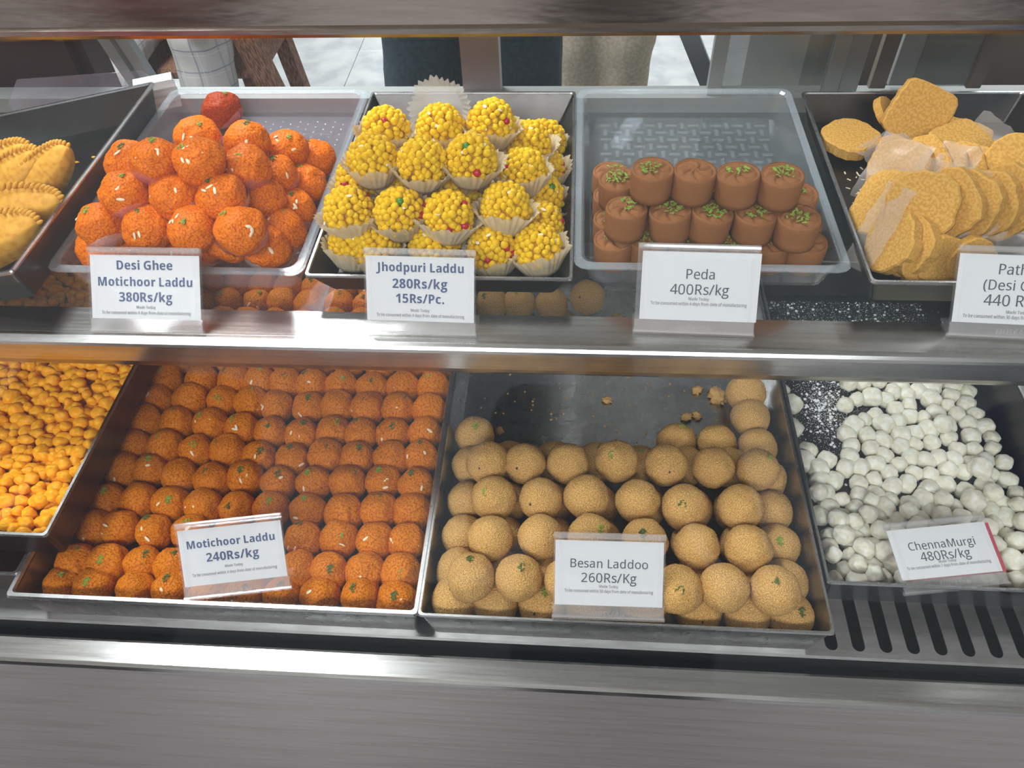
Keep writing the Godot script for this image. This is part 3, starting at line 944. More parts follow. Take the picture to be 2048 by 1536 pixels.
func bead_laddu(seed_: int) -> Node3D:
	# template: core, one mesh per bead of the visible dome, paper cup
	var o := Node3D.new()
	var R := Vector3(0.0228, 0.0236, 0.0228)
	var core := part("core", lump(R * 0.93, 2, 0.04, 0.1, seed_), M.bead_core, o)
	var r := RandomNumberGenerator.new()
	r.seed = seed_
	var n := 168
	var k := 0
	for i in n:
		var y := 1.0 - (i + 0.5) * 2.0 / n
		if y < -0.42: continue
		var a := i * 2.399963 + r.randf_range(-0.12, 0.12)
		var q := sqrt(1.0 - y * y)
		var dir := Vector3(cos(a) * q, y + r.randf_range(-0.03, 0.03), sin(a) * q).normalized()
		var b := MeshInstance3D.new()
		b.mesh = G.beads[r.randi() % 3]
		var c := r.randf()
		b.material_override = M.bead_green if c < 0.010 else (M.bead_red if c < 0.02 else M.bead)
		b.position = dir * R * r.randf_range(0.95, 1.06)
		var s := r.randf_range(0.82, 1.16)
		b.basis = Basis.from_euler(Vector3(r.randf() * TAU, r.randf() * TAU, 0)).scaled(Vector3.ONE * s)
		b.name = pieces("sweet_bead", k)
		o.add_child(b)
		k += 1
	for i in 5:
		var a := r.randf() * TAU
		var e := r.randf_range(0.1, 1.2)
		var d := Vector3(cos(a) * cos(e), sin(e), sin(a) * cos(e))
		var s := part("melon_seed", G.seed, M.seed, o, d * R * 1.12)
		s.basis = Basis(d.cross(Vector3(0.2, 1, 0.1)).normalized(), d, d.cross(Vector3(0.2, 1, 0.1)).normalized().cross(d))
	return o

func jhodpuri_tray():
	steel_tray("steel_tray", "steel tray of yellow beaded laddus in paper cups", -0.262, 0.003, -0.576, -0.940, 0.9985, 0.0315, 0.016, M.shaded_steel)
	G.beads = [lump(Vector3(0.0041, 0.0039, 0.0042), 1, 0.08, 0.1, 5), lump(Vector3(0.0042, 0.0041, 0.0038), 1, 0.1, 0.1, 6), lump(Vector3(0.0039, 0.0042, 0.0041), 1, 0.1, 0.1, 7)]
	var tpl := [bead_laddu(101), bead_laddu(102), bead_laddu(103), bead_laddu(104)]
	var cups := [cup_mesh(0.0180, 0.0345, 0.026, 30, 1), cup_mesh(0.0180, 0.0335, 0.028, 30, 2), cup_mesh(0.0180, 0.0350, 0.024, 30, 3)]
	var D := [[-0.225, 1.026, -0.6314, 0, 0], [-0.2012, 1.026, -0.6267, 0, 3], [-0.1389, 1.026, -0.624, 0, 6], [-0.07889, 1.026, -0.624, 0, 9], [-0.032, 1.028, -0.624, 0, 10], [-0.032, 1.025, -0.6681, 0, 11], [-0.032, 1.026, -0.7152, 0, 12], [-0.032, 1.026, -0.7698, 0, 13], [-0.032, 1.026, -0.8295, 0, 14], [-0.225, 1.06, -0.6404, 1, 0], [-0.1729, 1.06, -0.6397, 1, 3], [-0.1222, 1.06, -0.6348, 1, 5], [-0.06515, 1.06, -0.65, 1, 6], [-0.05123, 1.06, -0.7144, 1, 7], [-0.04844, 1.06, -0.7681, 1, 8], [-0.225, 1.06, -0.6963, 1, 1], [-0.2025, 1.094, -0.6828, 2, 0], [-0.1502, 1.094, -0.677, 2, 2], [-0.101, 1.094, -0.6836, 2, 4], [-0.1988, 1.094, -0.7386, 2, 1], [-0.14, 1.094, -0.7422, 2, 3], [-0.08657, 1.094, -0.7527, 2, 5], [-0.225, 1.026, -0.69, 0, 1], [-0.17, 1.026, -0.69, 0, 4], [-0.115, 1.026, -0.69, 0, 7], [-0.225, 1.026, -0.745, 0, 2], [-0.17, 1.026, -0.745, 0, 5], [-0.115, 1.026, -0.745, 0, 8], [-0.19, 1.06, -0.705, 1, 2], [-0.13, 1.06, -0.705, 1, 4]]
	for k in D.size():
		var o: Node3D = tpl[k % 4].duplicate()
		o.name = numbered("yellow_laddu")
		add_child(o)
		o.position = Vector3(D[k][0], D[k][1], D[k][2])
		var lean := Vector3(rng.randf_range(-0.30, 0.06), rng.randf() * TAU, 0)
		o.basis = Basis(Vector3.RIGHT, lean.x) * Basis(Vector3.FORWARD, rng.randf_range(-0.25, 0.25)) * Basis(Vector3.UP, lean.y)
		tag(o, "yellow beaded laddu in a pleated paper cup, %s tier, %s from the left" % [["lowest", "middle", "top"][D[k][3]], nth(D[k][4])], "laddu", "yellow beaded laddus in paper cups")
		part("paper_cup", cups[k % 3], M.cup, o, Vector3(0, -0.0245, 0))
	for q in tpl: q.free()
	var e := thing("paper_cup", "empty pleated paper cup standing on its side behind the yellow laddus", "paper cup", Vector3(-0.139, 1.105, -0.768))
	e.rotation_degrees = Vector3(72, 0, 4)
	part("cup_wall", cup_mesh(0.019, 0.034, 0.018, 34, 7), M.cup_clear, e, Vector3.ZERO)

func peda_mesh(seed_: int) -> ArrayMesh:
	# origin at the centre of the top; wall first, then the moulded top
	var n := FastNoiseLite.new()
	n.seed = seed_
	n.frequency = 40.0
	var R := 0.0208
	var h := 0.0325
	return grid_surface(64, 22, func(u, v):
		var a: float = u * TAU
		var wob: float = 1.0 + 0.012 * n.get_noise_2d(cos(a) * 0.05, sin(a) * 0.05 + v)
		if v < 0.35:
			var t: float = v / 0.35
			if t < 0.2: return Vector3(cos(a), 0, sin(a)) * R * 0.94 * (t / 0.2) * wob + Vector3(0, -h, 0)
			var s: float = (t - 0.2) / 0.8
			var bulge: float = 0.965 + 0.045 * sin(s * PI * 0.62)
			return Vector3(cos(a) * R * bulge * wob, -h + h * s + 0.0006 * n.get_noise_2d(a * 0.02, 3.0) * s, sin(a) * R * bulge * wob)
		var t2: float = (v - 0.35) / 0.65
		var rr: float = 1.0 - t2
		var y: float = -0.0026 * smoothstep(0.0, 0.12, t2)
		var swirl: float = absf(sin(3.5 * a + 3.2 * rr + seed_))
		y += 0.0030 * pow(swirl, 0.7) * smoothstep(0.10, 0.3, t2) * smoothstep(1.0, 0.72, t2)
		y += 0.0030 * smoothstep(0.78, 0.9, t2)
		return Vector3(cos(a) * R * rr * 0.985 * wob, y + 0.0004 * n.get_noise_2d(cos(a) * rr * 0.4, sin(a) * rr * 0.4), sin(a) * R * rr * 0.985 * wob), true)

func peda_tray():
	var t := clear_tray("clear_tray", "clear plastic tray with a woven pattern holding brown pedas", 0.010, 0.272, -0.598, -0.945, 0.9985, 0.031, M.plastic)
	var st := SurfaceTool.new()
	st.begin(Mesh.PRIMITIVE_TRIANGLES)
	for i in 15:
		for j in 17:
			var b := BoxMesh.new()
			var flip := (i + j) % 2 == 0
			b.size = Vector3(0.0135, 0.0004, 0.0045) if flip else Vector3(0.0045, 0.0004, 0.0135)
			st.append_from(b, 0, Transform3D(Basis.IDENTITY, Vector3(-0.098 + i * 0.014, 0.0022, -0.14 + j * 0.0165)))
	part("woven_relief", st.commit(), M.plastic, t)
	var ms := [peda_mesh(1), peda_mesh(2), peda_mesh(3)]
	var gs := [garnish_mesh(26, 0.011, 5, 1.05), garnish_mesh(34, 0.012, 6, 1.1), garnish_mesh(20, 0.010, 7, 1.1)]
	var D := [[0.046, 1.037, -0.634, 0, 0], [0.08113, 1.037, -0.634, 0, 6], [0.1218, 1.037, -0.634, 0, 9], [0.1615, 1.037, -0.634, 0, 12], [0.2017, 1.037, -0.634, 0, 15], [0.238, 1.037, -0.634, 0, 17], [0.046, 1.037, -0.6674, 0, 1], [0.046, 1.037, -0.7092, 0, 2], [0.046, 1.037, -0.754, 0, 3], [0.238, 1.037, -0.6637, 0, 18], [0.238, 1.037, -0.7042, 0, 19], [0.05656, 1.07, -0.6411, 1, 1], [0.09862, 1.07, -0.6369, 1, 3], [0.1404, 1.07, -0.6363, 1, 5], [0.1819, 1.07, -0.6357, 1, 7], [0.2217, 1.07, -0.6281, 1, 8], [0.04996, 1.07, -0.6903, 1, 0], [0.2265, 1.07, -0.6667, 1, 9], [0.08009, 1.103, -0.6585, 2, 0], [0.1206, 1.103, -0.6564, 2, 1], [0.1607, 1.103, -0.6518, 2, 2], [0.202, 1.103, -0.6497, 2, 3], [0.072, 1.037, -0.667, 0, 4], [0.113, 1.037, -0.667, 0, 7], [0.154, 1.037, -0.667, 0, 10], [0.195, 1.037, -0.667, 0, 13], [0.232, 1.037, -0.667, 0, 16], [0.074, 1.037, -0.71, 0, 5], [0.115, 1.037, -0.71, 0, 8], [0.157, 1.037, -0.71, 0, 11], [0.198, 1.037, -0.71, 0, 14], [0.092, 1.07, -0.684, 1, 2], [0.134, 1.07, -0.684, 1, 4], [0.176, 1.07, -0.684, 1, 6]]
	for k in D.size():
		var tier: int = D[k][3]
		var o := thing("brown_peda", "brown peda with a swirl top%s, %s layer, %s from left" % ["" if k == 19 else " and green pistachio", ["bottom", "middle", "top"][tier], nth(D[k][4])], "sweet", Vector3(D[k][0], D[k][1], D[k][2]), "brown pedas stacked in the clear tray")
		o.rotation = Vector3(rng.randf_range(-0.02, 0.10), rng.randf() * TAU, rng.randf_range(-0.05, 0.05))
		part("body", ms[k % 3], M.peda, o)
		if k != 19:
			var g := part("pistachio_slivers", gs[k % 3], M.pista, o, Vector3(rng.randf_range(-0.003, 0.003), 0.0022, rng.randf_range(-0.003, 0.003)))
			g.rotation.y = rng.randf() * TAU

func slab_mesh(r: float, th: float, pw: float, seed_: int) -> ArrayMesh:
	var n := FastNoiseLite.new()
	n.seed = seed_
	n.frequency = 1.1
	var p := PackedVector2Array()
	for k in 36:
		var a := k * TAU / 36
		var q := pow(pow(absf(cos(a)), pw) + pow(absf(sin(a)), pw), -1.0 / pw) * r * (1.0 + 0.07 * n.get_noise_2d(cos(a) * 2.0, sin(a) * 2.0))
		p.append(Vector2(cos(a), sin(a)) * q)
	return prism_y(p, -th / 2, th / 2, 0.0018)

func sheet_mesh(w: float, l: float, seed_: int) -> ArrayMesh:
	var n := FastNoiseLite.new()
	n.seed = seed_
	n.frequency = 1.0
	return grid_surface(10, 10, func(u, v): return Vector3((u - 0.5) * w, 0.006 * n.get_noise_2d(u * 3.0, v * 3.0), (v - 0.5) * l))

func pathisa_tray():
	steel_tray("steel_tray", "dark steel tray of tan flaky slabs at the right end", 0.289, 0.556, -0.577, -0.935, 0.9985, 0.0335, 0.012, M.shaded_steel)
	var ms := [slab_mesh(0.033, 0.015, 2.6, 1), slab_mesh(0.034, 0.014, 3.2, 2), slab_mesh(0.031, 0.016, 2.4, 3), slab_mesh(0.032, 0.015, 4.5, 4)]
	# [x, y, z, normal x, y, z, spin, mesh, scale, label]
	var L := [
		[0.348, 1.060, -0.660, -0.52, 0.52, 0.68, 0.4, 0, 1.0, "large round tan slab facing the front with a pale torn spot"],
		[0.372, 1.058, -0.664, -0.74, 0.34, 0.58, 0.9, 1, 0.98, "tan slab just behind the large front slab, with paper between"],
		[0.394, 1.056, -0.668, -0.76, 0.32, 0.56, 1.4, 0, 1.0, "tan slab third along the front row, edge crumbly"],
		[0.414, 1.055, -0.672, -0.76, 0.32, 0.56, 2.1, 2, 1.05, "tan slab fourth along the front row"],
		[0.434, 1.054, -0.676, -0.76, 0.32, 0.56, 2.6, 1, 1.0, "tan slab fifth along the front row"],
		[0.455, 1.053, -0.680, -0.76, 0.32, 0.56, 0.2, 0, 1.0, "tan slab sixth along the front row at the picture edge"],
		[0.476, 1.052, -0.684, -0.76, 0.32, 0.56, 1.2, 2, 1.0, "tan slab seventh along the front row past the picture edge"],
		[0.326, 1.038, -0.692, -0.80, 0.55, 0.10, 0.3, 1, 1.05, "paper-wrapped tan slab leaning on the left wall of the tray"],
		[0.323, 1.032, -0.636, -0.88, 0.42, 0.15, 0.8, 0, 0.9, "tan slab on edge in the front left corner of the tray"],
		[0.339, 1.032, -0.632, -0.85, 0.40, 0.25, 1.3, 2, 0.95, "tan slab on edge beside the corner slab"],
		[0.347, 1.026, -0.616, 0.30, 0.35, 0.88, 1.8, 2, 0.75, "short tan slab standing behind the front rim"],
		[0.369, 1.026, -0.617, 0.20, 0.35, 0.90, 0.6, 3, 0.75, "short tan slab standing next to the card"],
		[0.394, 1.026, -0.618, 0.10, 0.35, 0.92, 0.9, 2, 0.75, "short tan slab behind the price card"],
		[0.362, 1.032, -0.764, -0.66, 0.58, 0.46, 0.5, 0, 1.0, "paper-covered slab at the left of the back fan of slabs"],
		[0.383, 1.032, -0.766, -0.66, 0.56, 0.48, 1.1, 1, 0.98, "second slab of the back fan of slabs"],
		[0.402, 1.032, -0.764, -0.64, 0.56, 0.50, 1.9, 2, 1.0, "third slab of the back fan of slabs"],
		[0.420, 1.031, -0.760, -0.62, 0.56, 0.52, 2.4, 0, 0.98, "fourth slab of the back fan of slabs"],
		[0.438, 1.030, -0.754, -0.60, 0.56, 0.54, 0.1, 1, 0.96, "fifth slab of the back fan of slabs"],
		[0.334, 1.0155, -0.856, 0.0, 1.0, 0.05, 0.5, 0, 0.98, "single tan slab lying flat at the back left of the tray"],
		[0.408, 1.042, -0.868, -0.15, 0.42, 0.90, 0.1, 3, 1.05, "square tan slab standing upright at the back"],
		[0.380, 1.030, -0.893, 0.6, 0.7, 0.3, 0.7, 2, 0.6, "small broken slab piece behind the upright square slab"],
		[0.462, 1.0155, -0.860, 0.0, 1.0, 0.0, 0.9, 1, 1.0, "cracked brown slab lying flat at the back right"],
		[0.446, 1.030, -0.815, 0.05, 0.97, 0.22, 0.4, 3, 1.05, "flat slab lying between the back fan and the cracked slab"],
		[0.478, 1.045, -0.745, -0.25, 0.75, 0.60, 0.7, 0, 1.15, "large tan slab leaning at the right above the front row"],
		[0.380, 1.0165, -0.828, 0.2, 0.95, 0.2, 0.3, 2, 0.7, "small paper-wrapped piece in front of the upright slab"]]
	for q in L:
		var o := thing("tan_slab", q[9], "sweet", Vector3(q[0], q[1], q[2]), "tan flaky slabs in the dark steel tray")
		var up := Vector3(q[3], q[4], q[5]).normalized()
		var s := up.cross(Vector3(0.1, 0.3, 1)).normalized().rotated(up, q[6])
		o.basis = Basis(s, up, s.cross(up)).scaled(Vector3.ONE * q[8])
		part("slab", ms[q[7]], M.pathisa, o)
	# wrapping papers between the slabs
	var S := [
		[0.366, 1.060, -0.662, -0.10, 0.60, 0.79, 0.80, 0.082, 0.070, "translucent paper square behind the large front slab"],
		[0.384, 1.046, -0.650, -0.12, 0.62, 0.77, 0.35, 0.07, 0.06, "translucent paper below the second front slab"],
		[0.426, 1.050, -0.662, -0.14, 0.55, 0.82, 0.80, 0.07, 0.07, "translucent paper corner between the fourth and fifth front slabs"],
		[0.312, 1.036, -0.655, -0.90, 0.42, 0.12, 0.1, 0.09, 0.045, "translucent paper along the left tray wall"],
		[0.372, 1.018, -0.826, 0.1, 0.95, 0.25, 0.6, 0.07, 0.05, "translucent paper round the small back piece"],
		[0.352, 1.034, -0.758, -0.66, 0.58, 0.46, 0.2, 0.075, 0.06, "translucent paper over the first slab of the back fan"],
		[0.408, 1.050, -0.744, -0.45, 0.70, 0.55, 0.5, 0.05, 0.04, "small translucent paper on the back fan"],
		[0.484, 1.030, -0.820, 0.2, 0.95, 0.2, 0.9, 0.09, 0.07, "crumpled translucent paper at the right back of the tray"]]
	for k in S.size():
		var q = S[k]
		var o := part("wrapping_paper", sheet_mesh(q[7], q[8], k + 1), M.butter_paper, self, Vector3(q[0], q[1], q[2]))
		var up := Vector3(q[3], q[4], q[5]).normalized()
		var s := up.cross(Vector3(0.1, 0.3, 1)).normalized().rotated(up, q[6])
		o.basis = Basis(s, up, s.cross(up))
		tag(o, q[9], "paper", "wrapping papers among the tan slabs")
	var r := RandomNumberGenerator.new()
	r.seed = 4
	var st := SurfaceTool.new()
	st.begin(Mesh.PRIMITIVE_TRIANGLES)
	for k in 34:
		var b := BoxMesh.new()
		b.size = Vector3(r.randf_range(0.002, 0.007), 0.0008, 0.0012)
		st.append_from(b, 0, Transform3D(Basis(Vector3.UP, r.randf() * TAU), Vector3(0.318 + r.randf() * 0.035, 1.0008, -0.72 - r.randf() * 0.10)))
	tag(part("slab_flakes", st.commit(), M.seed, self), "tiny pale flakes scattered on the bare floor of the dark tray", "crumbs", "", "stuff")

# ------------------------------------------------------------------ lower deck
func build_lower():
	steel_tray("steel_tray", "plain steel tray under the left of the boondi tray", -1.02, -0.564, -0.345, -0.86, 0.765, 0.053, 0.006, M.shaded_steel)
	motichoor_tray()
	besan_tray()
	boondi_tray()
	chenna_tray()

func motichoor_tray():
	steel_tray("steel_tray", "large dented steel tray packed with rows of orange motichoor laddus", -0.558, -0.1405, -0.3205, -0.865, 0.765, 0.055, 0.007, M.tray, 0.0065)
	var R := Vector3(0.0208, 0.0212, 0.0208)
	var ms := []
	for k in 4: ms.append(lump(R, 5, 0.09, 0.09, 30 + k, 0.10, 0.045, 1.0, true))
	var D := [[-0.5285, 0.7894, -0.3475, 0, 0], [-0.4942, 0.79, -0.3475, 0, 1], [-0.4487, 0.7885, -0.3475, 0, 2], [-0.4085, 0.7893, -0.3475, 0, 3], [-0.3659, 0.7879, -0.3475, 0, 4], [-0.327, 0.789, -0.3479, 0, 5], [-0.2897, 0.7876, -0.3475, 0, 6], [-0.2491, 0.7891, -0.3493, 0, 7], [-0.2066, 0.7898, -0.3494, 0, 8], [-0.169, 0.7885, -0.3475, 0, 9], [-0.524, 0.7899, -0.3746, 1, 0], [-0.4905, 0.7896, -0.376, 1, 1], [-0.4513, 0.7876, -0.3767, 1, 2], [-0.4159, 0.7895, -0.3742, 1, 3], [-0.3684, 0.7885, -0.3769, 1, 4], [-0.325, 0.788, -0.3768, 1, 5], [-0.2806, 0.7894, -0.3763, 1, 6], [-0.246, 0.7902, -0.3759, 1, 7], [-0.2079, 0.7886, -0.3796, 1, 8], [-0.169, 0.7883, -0.3795, 1, 9], [-0.524, 0.7889, -0.4192, 2, 0], [-0.4935, 0.7908, -0.4183, 2, 1], [-0.4533, 0.7909, -0.4146, 2, 2], [-0.4115, 0.7899, -0.4164, 2, 3], [-0.3658, 0.7888, -0.4149, 2, 4], [-0.3274, 0.7895, -0.4157, 2, 5], [-0.2832, 0.7888, -0.4134, 2, 6], [-0.2447, 0.7883, -0.4172, 2, 7], [-0.2032, 0.7889, -0.4148, 2, 8], [-0.169, 0.7891, -0.4164, 2, 9], [-0.524, 0.7884, -0.4558, 3, 0], [-0.4875, 0.7885, -0.4559, 3, 1], [-0.4486, 0.7891, -0.4528, 3, 2], [-0.4081, 0.7905, -0.4499, 3, 3], [-0.3677, 0.7896, -0.4493, 3, 4], [-0.3293, 0.7885, -0.451, 3, 5], [-0.2874, 0.7885, -0.4504, 3, 6], [-0.2449, 0.7891, -0.45, 3, 7], [-0.2065, 0.7882, -0.4538, 3, 8], [-0.169, 0.7882, -0.4544, 3, 9], [-0.524, 0.7893, -0.4978, 4, 0], [-0.4898, 0.7878, -0.4989, 4, 1], [-0.451, 0.7892, -0.4906, 4, 2], [-0.41, 0.7888, -0.4862, 4, 3], [-0.3713, 0.79, -0.4914, 4, 4], [-0.3297, 0.7901, -0.4858, 4, 5], [-0.2883, 0.7899, -0.4875, 4, 6], [-0.2491, 0.7899, -0.489, 4, 7], [-0.2085, 0.7888, -0.493, 4, 8], [-0.169, 0.7898, -0.49, 4, 9], [-0.524, 0.7887, -0.5334, 5, 0], [-0.4846, 0.7895, -0.5333, 5, 1], [-0.4442, 0.7886, -0.5284, 5, 2], [-0.4047, 0.7891, -0.5286, 5, 3], [-0.3651, 0.7877, -0.5237, 5, 4], [-0.3232, 0.7883, -0.5203, 5, 5], [-0.2828, 0.7909, -0.5256, 5, 6], [-0.2454, 0.7883, -0.5258, 5, 7], [-0.2041, 0.7899, -0.5261, 5, 8], [-0.169, 0.7898, -0.5288, 5, 9], [-0.524, 0.79, -0.5696, 6, 0], [-0.483, 0.7892, -0.5706, 6, 1], [-0.4396, 0.7896, -0.5695, 6, 2], [-0.3989, 0.7877, -0.5655, 6, 3], [-0.3608, 0.7878, -0.5616, 6, 4], [-0.3211, 0.7882, -0.5577, 6, 5], [-0.2838, 0.788, -0.563, 6, 6], [-0.2472, 0.7879, -0.5617, 6, 7], [-0.2082, 0.788, -0.5631, 6, 8], [-0.1695, 0.7894, -0.5659, 6, 9], [-0.524, 0.7882, -0.6076, 7, 0], [-0.4786, 0.7908, -0.6086, 7, 1], [-0.4363, 0.7899, -0.6072, 7, 2], [-0.398, 0.7894, -0.6071, 7, 3], [-0.364, 0.79, -0.6012, 7, 4], [-0.3231, 0.7884, -0.6012, 7, 5], [-0.2859, 0.7907, -0.6025, 7, 6], [-0.2472, 0.7904, -0.601, 7, 7], [-0.2082, 0.79, -0.6024, 7, 8], [-0.169, 0.7892, -0.6024, 7, 9], [-0.524, 0.7904, -0.6414, 8, 0], [-0.4755, 0.7901, -0.6395, 8, 1], [-0.4321, 0.7898, -0.6409, 8, 2], [-0.396, 0.7907, -0.6391, 8, 3], [-0.3628, 0.7897, -0.6387, 8, 4], [-0.3264, 0.7888, -0.6384, 8, 5], [-0.288, 0.7894, -0.6382, 8, 6], [-0.2484, 0.7882, -0.6366, 8, 7], [-0.2076, 0.7882, -0.6394, 8, 8], [-0.169, 0.79, -0.6393, 8, 9], [-0.5231, 0.7919, -0.6749, 9, 0], [-0.4846, 0.7884, -0.6767, 9, 1], [-0.4437, 0.7912, -0.6768, 9, 2], [-0.4062, 0.7889, -0.6783, 9, 3], [-0.3673, 0.7916, -0.676, 9, 4], [-0.3256, 0.7897, -0.6789, 9, 5], [-0.286, 0.7909, -0.6759, 9, 6], [-0.2455, 0.7891, -0.6759, 9, 7], [-0.2042, 0.7897, -0.6788, 9, 8], [-0.169, 0.7883, -0.6744, 9, 9], [-0.524, 0.7913, -0.7158, 10, 0], [-0.4858, 0.7908, -0.7122, 10, 1], [-0.446, 0.7883, -0.7124, 10, 2], [-0.4069, 0.791, -0.7159, 10, 3], [-0.3648, 0.7914, -0.713, 10, 4], [-0.3248, 0.7909, -0.716, 10, 5], [-0.2856, 0.7897, -0.7123, 10, 6], [-0.2468, 0.7915, -0.7127, 10, 7], [-0.2042, 0.7895, -0.7157, 10, 8], [-0.169, 0.7913, -0.7119, 10, 9], [-0.5234, 0.7899, -0.7527, 11, 0], [-0.4835, 0.7915, -0.7537, 11, 1], [-0.4465, 0.7913, -0.7499, 11, 2], [-0.4068, 0.7891, -0.752, 11, 3], [-0.3655, 0.7884, -0.75, 11, 4], [-0.3241, 0.7911, -0.753, 11, 5], [-0.283, 0.791, -0.7525, 11, 6], [-0.2436, 0.7908, -0.75, 11, 7], [-0.2079, 0.7882, -0.7505, 11, 8], [-0.169, 0.7901, -0.7534, 11, 9], [-0.5223, 0.79, -0.7875, 12, 0], [-0.4865, 0.7899, -0.7914, 12, 1], [-0.4439, 0.7898, -0.7913, 12, 2], [-0.4077, 0.7902, -0.7913, 12, 3], [-0.3669, 0.7897, -0.7892, 12, 4], [-0.3239, 0.7905, -0.7898, 12, 5], [-0.2843, 0.7886, -0.7903, 12, 6], [-0.2442, 0.7886, -0.7906, 12, 7], [-0.2071, 0.7899, -0.7917, 12, 8], [-0.169, 0.7898, -0.7909, 12, 9], [-0.5235, 0.7912, -0.8263, 13, 0], [-0.484, 0.7896, -0.8289, 13, 1], [-0.4457, 0.7895, -0.8262, 13, 2], [-0.4075, 0.7889, -0.8251, 13, 3], [-0.3666, 0.7896, -0.8245, 13, 4], [-0.3251, 0.7886, -0.8257, 13, 5], [-0.2846, 0.7904, -0.829, 13, 6], [-0.2458, 0.788, -0.8279, 13, 7], [-0.2052, 0.7882, -0.8277, 13, 8], [-0.169, 0.7919, -0.8268, 13, 9]]
	for k in D.size():
		var o := thing("motichoor_laddu", "", "laddu", Vector3(D[k][0], D[k][1], D[k][2]), "motichoor laddus in the large tray")
		var b := part("ball", ms[rng.randi() % 4], M.motichoor, o)
		b.rotation = Vector3(rng.randf_range(-0.3, 0.3), rng.randf() * TAU, rng.randf_range(-0.3, 0.3))
		b.scale = Vector3.ONE * rng.randf_range(0.94, 1.04)
		var s := rng.randi() % 3
		var p := rng.randf() < 0.75
		dress(o, R, s, p)
		o.set_meta("label", "orange motichoor laddu, %s row from the front, %s from the left" % [nth(D[k][3]), nth(D[k][4])])

